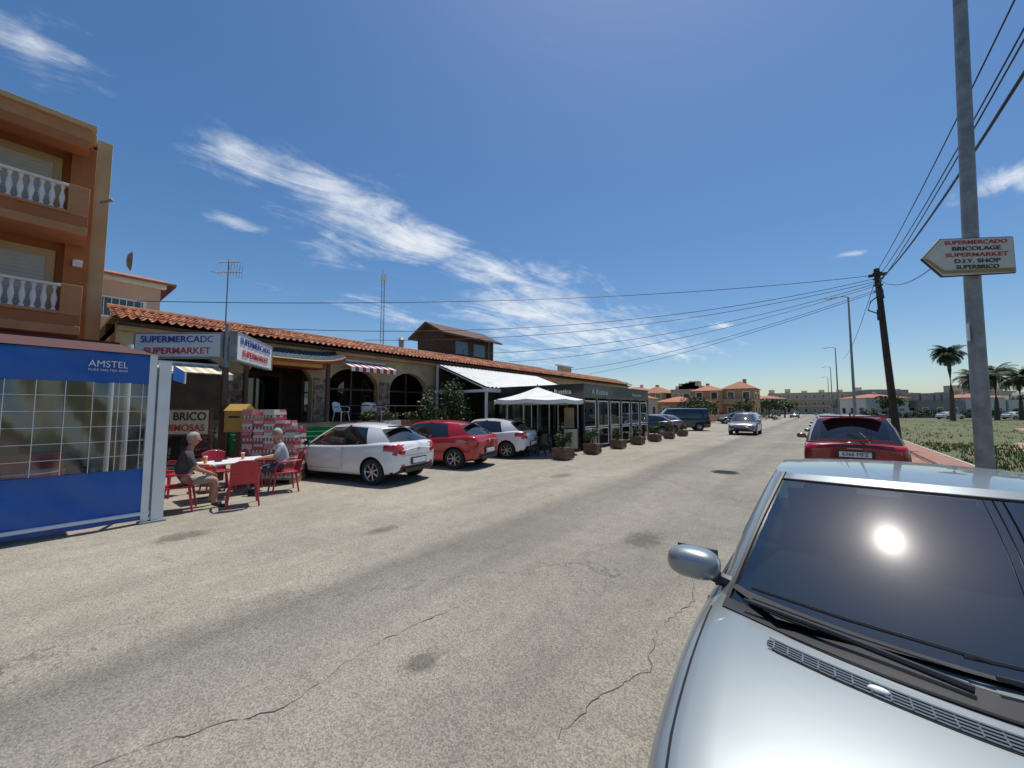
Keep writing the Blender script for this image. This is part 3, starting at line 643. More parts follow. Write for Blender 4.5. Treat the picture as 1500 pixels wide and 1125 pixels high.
mb.obj('pink_house')
# ------------------------------------------------------------ SUPERMARKET
mb=MB(); XF=-17.5
def arch_wall(mb,x,t,y0,y1,z0,zt,ops,mat):
    cur=y0
    for a,b,zs,zc in ops:
        mb.box(x-t,cur,z0,x,a,zt,mat); K=16; pts=[]
        for k in range(K+1):
            u=math.pi*k/K; pts.append(((a+b)/2-(b-a)/2*math.cos(u),zs+(zc-zs)*math.sin(u)))
        for p,q in zip(pts[:-1],pts[1:]):
            for xx in(x,x-t): mb.add([(xx,p[0],p[1]),(xx,q[0],q[1]),(xx,q[0],zt),(xx,p[0],zt)],[(0,1,2,3) if xx==x else (3,2,1,0)],mat)
            mb.add([(x,p[0],p[1]),(x-t,p[0],p[1]),(x-t,q[0],q[1]),(x,q[0],q[1])],[(0,1,2,3)],mat)
        cur=b
    mb.box(x-t,cur,z0,x,y1,zt,mat)
ops=[(2.3,4.6,3.0,3.8),(5.2,7.75,3.0,3.9),(8.45,11.0,2.9,3.8),(11.7,14.1,2.9,3.8),(14.8,17.4,2.9,3.8),(18.1,20.7,2.9,3.8),(21.4,24,2.9,3.8),(24.7,27.3,2.9,3.8),(28,30.6,2.9,3.8),(31.3,33.9,2.9,3.8),(34.6,37.2,2.9,3.8),(37.9,40.5,2.9,3.8)]
arch_wall(mb,XF,.4,1.6,43.5,1.25,4.62,ops,CREAM)
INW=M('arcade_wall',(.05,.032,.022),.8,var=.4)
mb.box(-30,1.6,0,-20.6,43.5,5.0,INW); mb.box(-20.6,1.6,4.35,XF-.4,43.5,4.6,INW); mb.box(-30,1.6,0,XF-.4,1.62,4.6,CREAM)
mb.box(-30,43.5,0,XF,43.7,5.0,CREAM)
STONE=bpy.data.materials.new('rubble_stone'); STONE.use_nodes=True; nt=STONE.node_tree; p=nt.nodes['Principled BSDF']; p.inputs['Roughness'].default_value=.9
tcn=nn(nt,'ShaderNodeTexCoord'); vo=nn(nt,'ShaderNodeTexVoronoi'); vo.inputs['Scale'].default_value=5.5; nt.links.new(tcn.outputs['Object'],vo.inputs['Vector'])
ve=nn(nt,'ShaderNodeTexVoronoi',feature='DISTANCE_TO_EDGE'); ve.inputs['Scale'].default_value=5.5; nt.links.new(tcn.outputs['Object'],ve.inputs['Vector'])
se=nn(nt,'ShaderNodeSeparateColor'); nt.links.new(vo.outputs['Color'],se.inputs[0]); cr=nn(nt,'ShaderNodeValToRGB'); nt.links.new(se.outputs[0],cr.inputs[0]); cr.color_ramp.elements[0].color=(.10,.06,.035,1); cr.color_ramp.elements[1].color=(.40,.32,.23,1)
mr=nn(nt,'ShaderNodeMapRange'); mr.inputs[1].default_value=.02; mr.inputs[2].default_value=.06; nt.links.new(ve.outputs['Distance'],mr.inputs[0]); mx=nn(nt,'ShaderNodeMix',data_type='RGBA'); nt.links.new(mr.outputs[0],mx.inputs[0]); mx.inputs[6].default_value=(.42,.38,.32,1); nt.links.new(cr.outputs[0],mx.inputs[7]); nt.links.new(mx.outputs[2],p.inputs['Base Color'])
bp=nn(nt,'ShaderNodeBump'); bp.inputs['Distance'].default_value=.04; nt.links.new(mr.outputs[0],bp.inputs['Height']); nt.links.new(bp.outputs[0],p.inputs['Normal'])
for a,b in((4.65,5.15),(7.8,8.4),(11.05,11.65),(14.15,14.75)): mb.box(XF-.42,a,1.25,XF+.06,b,3.2,STONE)
FR=M('brown_frame',(.08,.04,.025),.5)
for a,b,_,_ in ops:
    mb.box(-20.58,a+.1,1.27,-20.5,b-.1,3.6,FR); mb.box(-20.5,a+.25,1.5,-20.48,(a+b)/2-.06,3.4,CARGLASS); mb.box(-20.5,(a+b)/2+.06,1.5,-20.48,b-.25,3.4,CARGLASS)
for a,b,zs,zc in ops[2:]:
    mb.box(XF-.36,a,1.28,XF-.30,a+.07,zs+.3,FR); mb.box(XF-.36,b-.07,1.28,XF-.30,b,zs+.3,FR); mb.box(XF-.355,(a+b)/2-.04,1.28,XF-.305,(a+b)/2+.04,zc-.02,FR); mb.box(XF-.35,a,2.75,XF-.31,b,2.83,FR)
mb.box(XF+.003,1.6,4.35,XF+.22,43.5,4.62,CREAM); mb.box(-30,1.6,5.0,-18.7,43.7,5.12,M('flat_roof',(.3,.28,.25),.9))
TILE=bpy.data.materials.new('barrel_tile'); TILE.use_nodes=True; nt=TILE.node_tree; p=nt.nodes['Principled BSDF']; p.inputs['Roughness'].default_value=.85
tcn=nn(nt,'ShaderNodeTexCoord'); mp=nn(nt,'ShaderNodeMapping'); mp.inputs[3].default_value=(2.6,4.17,0); nt.links.new(tcn.outputs['Object'],mp.inputs[0]); fl=nn(nt,'ShaderNodeVectorMath',operation='FLOOR'); nt.links.new(mp.outputs[0],fl.inputs[0]); wn=nn(nt,'ShaderNodeTexWhiteNoise',noise_dimensions='3D'); nt.links.new(fl.outputs[0],wn.inputs[0])
cr=nn(nt,'ShaderNodeValToRGB'); nt.links.new(wn.outputs[0],cr.inputs[0]); cr.color_ramp.elements[0].color=(.22,.075,.035,1); cr.color_ramp.elements[1].color=(.5,.26,.15,1); q=cr.color_ramp.elements.new(.5); q.color=(.38,.14,.07,1)
nz=nn(nt,'ShaderNodeTexNoise'); nz.inputs['Scale'].default_value=3; nt.links.new(tcn.outputs['Object'],nz.inputs['Vector']); mx=nn(nt,'ShaderNodeMix',data_type='RGBA',blend_type='MULTIPLY'); mx.inputs[0].default_value=.6; nt.links.new(cr.outputs[0],mx.inputs[6]); nt.links.new(nz.outputs[0],mx.inputs[7]); 
g2=nn(nt,'ShaderNodeHueSaturation'); g2.inputs['Value'].default_value=1.45; nt.links.new(mx.outputs[2],g2.inputs['Color']); nt.links.new(g2.outputs[0],p.inputs['Base Color'])
def tiles(mb,y0,y1,xe,ze,xt,zt_,courses=5,pitch=.24):
    ny=int((y1-y0)/pitch*8); vs=[];fs=[]; rows=[]
    for c in range(courses):
        for e in(0,1):
            t=(c+e)/courses; lift=.03*(1-e); rows.append((xe+(xt-xe)*t,ze+(zt_-ze)*t+lift))
    for (x,z) in rows:
        for k in range(ny+1):
            ph=(k%8)/8*2*math.pi; s_=math.sin(ph); vs.append((x,y0+(y1-y0)*k/ny,z+.055*(s_ if s_>0 else s_*.6)))
    for r in range(len(rows)-1):
        for k in range(ny): a=r*(ny+1)+k; fs.append((a,a+1,a+ny+2,a+ny+1))
    mb.add(vs,fs,TILE)
tiles(mb,1.45,43.6,-16.85,4.66,-18.75,5.3,6)
mb.tube([(-18.8,1.45,5.32),(-18.8,43.6,5.32)],.11,TILE0,8)
mb.box(XF,1.6,4.5,-16.95,43.5,4.58,WOOD)
TER=M('terrace_tile',(.25,.12,.08),.7,var=.2); GRN=M('green_carpet',(.02,.16,.05),.9,var=.2)
mb.box(-20.6,1.62,0,-16.4,14.4,1.25,CREAM); mb.box(-20.6,1.62,1.25,-16.35,14.4,1.28,TER)
for k in range(7): mb.box(-16.4+.29*k,4.4,0,-16.4+.29*(k+1),8.6,1.25-.165*(k+.9),GRN)
mb.obj('supermarket_building')
mb=MB()
for k in range(5): mb.cyl((-16.45,8.7+k*1.3,1.28),(-16.45,8.7+k*1.3,2.0),.02,.02,FR,8)
mb.tube([(-16.45,8.7,2.0),(-16.45,13.9,2.0)],.022,FR,8); mb.tube([(-16.45,8.7,1.65),(-16.45,13.9,1.65)],.012,FR,8)
mb.obj('terrace_railing')
for i,yy in enumerate((9.6,10.8,12.0,13.2)):
    mb=MB(); mb.box(-.2,-.45,0,.2,.45,.35,WHITE if i%2 else TILE0); leaves(mb,(0,0,.55),(.25,.5,.28),500,.06); mb.box(-.15,-.3,-.95,.15,.3,0,CREAM); mb.obj('planter_box',(-16.05,yy,.95))
for i,(x,y,h,r) in enumerate([(-14.9,13.6,2.6,.75),(-15.3,12.6,2.0,.6),(-14.5,14.3,1.9,.6)]): shrub('shrub',x,y,0.0,r,h+.5,1300,.09)
BLT=M('blue_green_tile',(.05,.09,.12),.4,var=.3,scale=5,coat=.3); GOLD=M('gold_trim',(.55,.33,.07),.5,var=.2); RDW=M('red_wood',(.30,.03,.02),.5)
mb=MB(); ny=80; vs=[];fs=[]
rows=[(-16.3,3.86),(-16.6,3.98),(-16.95,4.15),(-17.4,4.42)]
for (x,z) in rows:
    for k in range(ny+1):
        t=k/ny; y=4.3+4.3*t; up=.28*abs(2*t-1)**4*(1 if x>-16.8 else .4); vs.append((x,y,z+up+.03*abs(math.sin(k*math.pi/3))))
for r in range(3):
    for k in range(ny): a=r*(ny+1)+k; fs.append((a,a+1,a+ny+2,a+ny+1))
mb.add(vs,fs,BLT)
P=[(-16.27,4.3+4.3*k/30,3.83+.28*abs(2*k/30-1)**4) for k in range(31)]; mb.tube(P,.035,GOLD,6); P=[(x,y,z-.09) for x,y,z in P]; mb.tube(P,.04,RDW,6)
mb.box(-17.45,5.0,3.55,-16.5,7.9,3.82,RDW); mb.box(-16.5,5.2,3.58,-16.47,7.7,3.8,GOLD)
for yy in(4.95,8.0): mb.cyl((-16.6,yy,1.28),(-16.6,yy,3.8),.09,.09,FR,12); 
mb.obj('pagoda_canopy')
STR1=M('awning_red',(.40,.05,.04),.7); 
def awning(name,y0,y1,x0,z0,x1,z1,cA,cB,wd=.18):
    mb=MB(); y=y0;i=0
    while y<y1:
        m_=cA if i%2 else cB; ye=min(y+wd,y1)
        mb.add([(x0,y,z0),(x0,ye,z0),(x1,ye,z1),(x1,y,z1),(x1,ye,z1-.2),(x1,y,z1-.2)],[(0,1,2,3),(3,2,4,5)],m_); y+=wd;i+=1
    mb.box(x0-.02,y0,z0,x0+.06,y1,z0+.08,WHITE); mb.tube([(x0,y0+.1,z0-.3),(x1,y0+.1,z1-.02)],.015,STEEL); mb.tube([(x0,y1-.1,z0-.3),(x1,y1-.1,z1-.02)],.015,STEEL)
    return mb.obj(name)
awning('striped_awning',8.9,11.3,-17.4,4.1,-16.3,3.75,STR1,WHITE)
YEL=M('awning_yellow',(.55,.45,.22),.7); awning('striped_awning',2.0,4.3,-17.4,3.4,-15.6,3.0,YEL,WHITE,.15)
mb=MB(); G=[M('goods_%d'%i,c,.6) for i,c in enumerate([(.5,.05,.04),(.1,.3,.1),(.6,.45,.1),(.1,.15,.4),(.6,.6,.6)])]
for sh in range(4):
    mb.box(-16.2,1.9,.25+sh*.5,-15.8,4.1,.29+sh*.5,STEEL); y=1.95
    while y<4.0: h=random.uniform(.15,.38); ww=random.uniform(.12,.3); mb.box(-16.15,y,.29+sh*.5,-15.85,y+ww-.02,.29+sh*.5+h,random.choice(G)); y+=ww
for yy in(1.88,4.1): mb.box(-16.2,yy,0,-15.8,yy+.04,2.2,STEEL)
mb.obj('shop_shelf')
def chair(mb,mat,h=.45):
    mb.box(-.22,-.23,h-.025,.22,.23,h,mat)
    for sx in(1,-1):
        for sy in(1,-1):
            mb.cyl((sx*.19,sy*.2,h-.02),(sx*.25,sy*.25,0),.024,.018,mat,6)
    vs=[];fs=[];K=10
    for k in range(K+1):
        y=-.22+.44*k/K; bx=-.235-.04*(1-(y/.22)**2)
        for z,o,th in((h-.01,0,0),(h+.43-.06*(y/.22)**2,-.10,0)): vs+=[(bx+o,y,z),(bx+o-.02,y,z)]
    for k in range(K):
        a=k*4; b=a+4; fs+=[(a,b,b+2,a+2),(b+1,a+1,a+3,b+3),(a+2,b+2,b+3,a+3)]
    mb.add(vs,fs,mat)
    for sy in(1,-1):
        mb.tube([(-.29,sy*.24,h+.24),(-.1,sy*.27,h+.23),(.16,sy*.27,h+.21),(.22,sy*.25,h+.1),(.2,sy*.23,h-.02)],.022,mat,6)
    mb.box(-.30,-.12,h+.18,-.335,.12,h+.2,BLACK)
RCH=M('red_plastic',(.42,.015,.03),.35,var=.08,coat=.2)
def put_chair(x,y,z,rz,mat,name='plastic_chair'):
    mb=MB(); chair(mb,mat); return mb.obj(name,(x,y,z),rz,bevel=.006)
for x,y,r in[(-16.7,8.7,.3),(-16.8,10.0,2.6),(-16.85,10.7,.5)]: put_chair(x,y,1.28,r,WPLAST,'white_plastic_chair')
mb=MB(); RX0,RX1,RY0,RY1=-22.4,-19.6,17.2,22.2
mb.box(RX0,RY0,5.1,RX1,RY1,7.0,WOOD)
for k in range(10): mb.box(RX1,RY0,5.2+k*.18,RX1+.03,RY1,5.33+k*.18,WOOD); mb.box(RX0,RY0-.03,5.2+k*.18,RX1,RY0,5.33+k*.18,WOOD)
xm=(RX0+RX1)/2; DTILE=M('dark_roof_tile',(.11,.055,.038),.85,var=.4,scale=6)
mb.add([(RX0,RY0,7.0),(RX1,RY0,7.0),(xm,RY0,7.75)],[(0,1,2)],WOOD)
for s_ in(-1,1):
    xe=xm+s_*(1.4+.5); mb.add([(xm,RY0-.5,7.9),(xm,RY1+.5,7.9),(xe,RY1+.5,6.95),(xe,RY0-.5,6.95),(xm,RY0-.5,7.78),(xm,RY1+.5,7.78),(xe,RY1+.5,6.83),(xe,RY0-.5,6.83)],[(0,1,2,3),(4,7,6,5),(0,3,7,4),(2,6,7,3),(1,5,6,2)],DTILE)
mb.box(RX1+.03,18.2,5.7,RX1+.05,19.4,6.6,CARGLASS); mb.box(RX1+.03,20,5.7,RX1+.05,21.2,6.6,CARGLASS)
mb.obj('rooftop_wooden_cabin')
mb=MB(); mb.cyl((-21,14.8,5.1),(-21,14.8,6.3),.16,.16,STEEL,14); mb.cyl((-21,14.8,6.3),(-21,14.8,6.5),.25,.1,STEEL,14); mb.obj('chimney_pipe')
mb=MB(); mb.box(-20.8,33.5,5.1,-20.6,36,6.3,CREAM); mb.box(-20.9,33.2,6.3,-20.5,36.3,6.42,WHITE); mb.box(-21.5,36.5,5.1,-20.5,39,5.7,WHITE); mb.box(-24,24,5.12,-21,31,5.9,STEEL); mb.obj('rooftop_sign_structure')
mb=MB(); mb.cyl((0,0,0),(0,0,2.6),.025,.02,STEEL,8)
for z,l in((2.5,.9),(2.1,1.0)):
    mb.tube([(-l/2,0,z),(l/2,.1,z)],.012,STEEL,5)
    for k in range(8): x=-l/2+l*k/7; mb.tube([(x,-.25,z-.02),(x,.25,z+.02)],.007,STEEL,4)
for k in range(6): mb.tube([(.3,-.3+.12*k,1.9),(.34,-.3+.12*k,2.45)],.008,STEEL,4)
for s_ in(-1,1): mb.tube([(.3,s_*.25,2.25),(.05,0,2.2)],.01,STEEL,4)
mb.obj('tv_antenna',(-17.6,4.5,5.0),.5)
mb=MB()
for a in range(3):
    mb.cyl((.13*math.cos(a*2.1),.13*math.sin(a*2.1),0),(.1*math.cos(a*2.1),.1*math.sin(a*2.1),5.0),.018,.015,STEEL,5)
for k in range(20):
    for a in range(3): mb.tube([(.13*math.cos(a*2.1),.13*math.sin(a*2.1),k*.25),(.13*math.cos((a+1)*2.1),.13*math.sin((a+1)*2.1),(k+1)*.25)],.009,STEEL,3)
mb.cyl((0,0,4.7),(0,0,5.3),.05,.05,WHITE,8); mb.box(-.15,-.1,4.6,.15,.1,4.9,WHITE)
mb.obj('radio_mast',(-20.5,13.1,5.1))
mb=MB(); mb.cyl((0,0,0),(0,0,1.7),.02,.02,STEEL,6); mb.tube([(-.4,0,1.6),(.4,0,1.6)],.012,STEEL,4); [mb.tube([(-.4+.13*k,-.2,1.6),(-.4+.13*k,.2,1.6)],.008,STEEL,3) for k in range(7)]; mb.obj('tv_antenna',(-18.5,20.5,5.2))
# ------------------------------------------------------------ TENT
BLUE=M('blue_tarpaulin',(.012,.10,.40),.45,var=.12,scale=1.5,bump=.25,bscale=3,coat=.1); MAR=M('maroon_canvas',(.08,.03,.025),.8,var=.2)
mb=MB(); T0,T1=-6.0,1.18; TX=-8.5
def sheet(z0,z1,mat,off=0,wav=.015):
    vs=[];fs=[];K=90
    for k in range(K+1):
        y=T0+(T1-T0)*k/K
        for j in range(7):
            z=z0+(z1-z0)*j/6; vs.append((TX+off+wav*math.sin(y*5+j*.7)*math.sin(math.pi*j/6)+wav*.5*math.sin(y*13+j*1.3)+wav*.35*math.sin(y*2.1),y,z))
    for k in range(K):
        for j in range(6): a=k*7+j; fs.append((a,a+7,a+8,a+1))
    mb.add(vs,fs,mat)
sheet(.06,.86,BLUE,0,.03); sheet(.86,2.24,PVC,0,.02); sheet(2.22,2.68,BLUE,.03,.012)
for k in range(1,6): z=.86+k*.23; mb.tube([(TX+.022,T0,z),(TX+.022,T1,z)],.0042,WPLAST,4)
y=T0+.1
while y<T1: mb.tube([(TX+.022,y,.86),(TX+.022,y,2.24)],.0042,WPLAST,4); y+=.27
mb.tube([(TX+.03,T0,.16),(TX+.03,T1+.1,.16)],.03,WPLAST,8); mb.tube([(TX+.02,T0,.86),(TX+.02,T1,.86)],.012,BLUE,6)
mb.box(TX-.06,T1,0,TX+.05,T1+.09,2.7,WPLAST); mb.box(TX-.05,T1+.12,0,TX+.06,T1+.27,2.6,WPLAST); mb.box(TX-.04,T1+.09,.1,TX+.02,T1+.12,2.5,STEEL)
mb.box(TX-.12,T1-.02,.004,TX+.12,T1+.3,.03,STEEL)
mb.add([(TX+.06,T0,2.69),(TX+.06,T1+.1,2.69),(-14.2,T1+.2,3.5),(-14.2,T0,3.5)],[(0,1,2,3)],MAR)
mb.add([(TX+.04,T0,2.66),(TX+.04,T1+.1,2.66),(-14.2,T1+.2,3.46),(-14.2,T0,3.46)],[(3,2,1,0)],MAR)
mb.box(-14.25,T0,3.2,-14.15,T1+.2,3.55,MAR)
mb.box(-18.2,T0,3.3,-14.25,T1+.1,3.4,MAR)
for xx in(-11.5,-14.2): mb.cyl((xx,T1+.1,0),(xx,T1+.1,3.2),.05,.05,WPLAST,10)
BRK=M('shop_front',(.12,.04,.03),.7,var=.3); mb.box(-18.29,T0,0,-18.25,.9,2.9,BRK)
for k in range(4): mb.box(-18.24,-5+k*1.5,.6,-18.2,-4+k*1.5,2.3,CARGLASS)
mb.box(-14.8,-6,0,-14.7,.6,.75,RDW); mb.box(-14.9,-6,0,-14.82,.9,2.6,DARK); mb.box(-14.81,-5.5,1.5,-14.79,.3,2.1,BRK)
tent=mb.obj('terrace_tent')
text('AMSTEL',tent,(TX+.065,.72,2.49),(0,1,0),(0,0,1),.42,.10,WPLAST); text('PURE MALTED BEER',tent,(TX+.065,.72,2.40),(0,1,0),(0,0,1),.42,.03,WPLAST); text('o)',tent,(TX+.065,-.42,2.5),(0,1,0),(0,0,1),.25,.18,WPLAST)
mb=MB(); mb.poly([(TX+.05,T1+.29,2.55),(TX-.6,1.75,2.5),(TX-.6,1.75,2.28),(TX+.05,T1+.29,2.3)],BLUE); mb.cyl((TX-.6,1.75,2.28),(TX-.6,1.75,2.5),.02,.02,WPLAST); mb.cyl((TX-.6,1.75,2.4),(-11.5,T1+.15,2.9),.012,.012,WPLAST); mb.obj('blue_banner')
for x,y,r in[(-10.2,-.2,0),(-11.4,.2,3.1),(-10.5,-1.8,.4),(-12,-1.2,2.7)]: put_chair(x,y,0,r,RCH,'red_plastic_chair')
def table(x,y,r=.4,sq=False,h=.73,mat=WPLAST,name='cafe_table'):
    mb=MB()
    if sq: mb.box(-r,-r,h-.03,r,r,h,mat)
    else: mb.cyl((0,0,h-.03),(0,0,h),r,r,mat,28)
    mb.cyl((0,0,.03),(0,0,h-.03),.03,.03,STEEL,10)
    for a in range(4): mb.tube([(0,0,.05),(.3*math.cos(a*1.57+.78),.3*math.sin(a*1.57+.78),.015)],.018,STEEL,6)
    return mb.obj(name,(x,y,0),0,bevel=.004)
table(-10.8,0); table(-11.2,-1.5)
# ------------------------------------------------------------ seating group + signs
table(-9.7,2.42,.36,True); table(-9.95,3.1,.33,True)
for x,y,r in[(-9.02,1.72,1.25),(-8.6,2.6,2.9),(-9.35,3.6,-1.75),(-10.7,1.9,.6),(-10.6,2.7,0),(-10.5,3.3,-.3)]: put_chair(x,y,0,r,RCH,'red_plastic_chair')
BEER=M('beer',(.55,.28,.03),.1,coat=1); FOAM=M('foam',(.8,.78,.7),.6)
for x,y in((-9.65,2.25),(-9.85,2.95)):
    mb=MB(); mb.cyl((0,0,.0),(0,0,.12),.028,.034,BEER,14); mb.cyl((0,0,.12),(0,0,.145),.035,.035,FOAM,14); mb.obj('beer_glass',(x,y,.73))
mb=MB(); mb.cyl((0,0,0),(0,0,.03),.06,.07,BLACK,14); mb.obj('ashtray',(-9.8,2.5,.73))
SGW=M('sign_white',(.66,.67,.68),.45,var=.06)
mb=MB(); S0=V((-12.05,3.13,0)); d1=(-Rv*1.0+Fv*.02).normalized(); e1=S0+d1*2.4; d2=V((-.8,.6,0)).normalized(); e2=S0+V((.12,.12,0))+d2*2.6
mb.cyl(S0,S0+V((0,0,4.05)),.05,.05,STEEL,10); mb.box(S0.x-.06,S0.y-.06,0,S0.x+.06,S0.y+.06,2.9,FR)
def panel(mb,a,b,z0,z1,th,mat,fr):
    d=(b-a).normalized(); n=V((d.y,-d.x,0)); ln=(b-a).length
    R=Matrix((d,n,V((0,0,1)))).transposed(); c=(a+b)/2
    mb.obox(c+V((0,0,(z0+z1)/2)),(ln,th,z1-z0),R,mat); mb.obox(c+V((0,0,z1+.02)),(ln+.06,th+.03,.04),R,fr); mb.obox(c+V((0,0,z0-.02)),(ln+.06,th+.03,.04),R,fr); 
    for q in(a,b): mb.obox(q+V((0,0,(z0+z1)/2)),(.04,th+.034,z1-z0+.085),R,fr)
panel(mb,S0-Rv*.08,e1,3.18,3.78,.14,SGW,STEEL); panel(mb,S0+V((.12,.12,0)),e2,3.13,3.83,.14,SGW,STEEL)
sg=mb.obj('supermarket_sign')
c1=(S0-Rv*.08+e1)/2-Fv*.085
text('SUPERMERCADO',sg,c1+V((0,0,3.63)),Rv,(0,0,1),1.95,.17,BLUETXT,bold=.01); text('SUPERMARKET',sg,c1+V((.0,0,3.33)),Rv,(0,0,1),1.75,.17,REDTXT,bold=.01)
n2_=V((-d2.y,d2.x,0)); n2_=-n2_ if n2_.dot(V((0,0,0))-S0)<0 else n2_
c2=(S0+V((.12,.12,0))+e2)/2+n2_*.085; 
text('SUPERMERCADO',sg,c2+V((0,0,3.65)),d2,(0,0,1),2.2,.18,BLUETXT,bold=.01); text('SUPERMARKET',sg,c2+V((0,0,3.33)),d2,(0,0,1),1.9,.18,REDTXT,bold=.01)
mb=MB(); B0=S0-Rv*1.25-Fv*.4; B1=S0+Rv*.0-Fv*.4
SGC=M('sign_cream',(.62,.56,.42),.5); panel(mb,B0,B1,1.2,1.8,.06,SGC,FR); mb.cyl(B0,B0+V((0,0,1.2)),.03,.03,FR); mb.cyl(B1,B1+V((0,0,1.2)),.03,.03,FR)
bs=mb.obj('shop_sign_board'); cc=(B0+B1)/2-Fv*.04; text('R BRICO',bs,cc+V((0,0,1.63)),Rv,(0,0,1),1.05,.2,BLKTXT,bold=.01); text('MIMOSAS',bs,cc+V((0,0,1.35)),Rv,(0,0,1),1.0,.17,REDTXT,bold=.01)
mb=MB(); mb.box(-14.9,1.7,0,-14.7,3.9,2.9,INW); mb.box(-14.69,1.9,.1,-14.66,3.7,1.5,CARGLASS); mb.obj('dark_entrance_slab')  # dark slab and glass standing in for the shaded shop entrance
YB=M('post_yellow',(.42,.27,.06),.5); mb=MB(); mb.box(-.24,-.2,1.25,.24,.2,1.78,YB); mb.add([(-.26,-.22,1.78),(.26,-.22,1.78),(.26,.22,1.78),(-.26,.22,1.78),(-.26,0,1.95),(.26,0,1.95)],[(0,1,5,4),(2,3,4,5),(0,4,3),(1,2,5)],YB); mb.box(-.14,-.205,1.6,.14,-.2,1.65,BLACK); mb.box(-.05,-.05,0,.05,.05,1.25,FR); mb.obj('post_box',(-11.55,3.35,0),YAW)
# drink pallets
mb=MB(); PK=[M('pack_red',(.38,.05,.06),.35,coat=.4,var=.3,scale=30),M('pack_white',(.5,.47,.45),.3,coat=.4,var=.3,scale=30),M('pack_pink',(.45,.18,.18),.3,coat=.4,var=.3,scale=30)]; CAN=M('can_metal',(.5,.5,.52),.3,.8)
PW=M('pallet_wood',(.28,.2,.12),.8)
for k in range(4): mb.box(-.62,-.33+k*.2,.1,.62,-.23+k*.2,.13,PW)
for k in range(3): mb.box(-.62+k*.57,-.33,.0,-.52+k*.57,.33,.1,PW)
for i in range(5):
    hh=(12,11,12,10,9)[i]
    for l in range(hh):
        for j in range(2):
            jx=random.uniform(-.012,.012); x0=-.62+i*.25+jx;y0=-.33+j*.333+jx; z=.135+l*.14; m_=random.choice(PK if l%3 else PK[:2])
            mb.box(x0,y0,z+.003,x0+.24,y0+.32,z+.07,m_)
            if l%2: mb.box(x0+.01,y0+.01,z+.07,x0+.23,y0+.31,z+.136,PK[1] if random.random()<.6 else PK[2])
            else:
                for a in range(3): 
                    for bq in range(2): mb.cyl((x0+.04+a*.08,y0+.04+bq*.08,z+.07),(x0+.04+a*.08,y0+.04+bq*.08,z+.136),.035,.033,CAN,6,True)
                mb.box(x0+.01,y0+.18,z+.07,x0+.23,y0+.31,z+.13,PK[0])
mb.obj('drink_pallet_stack',(-10.75,3.90,0),YAW+.1)
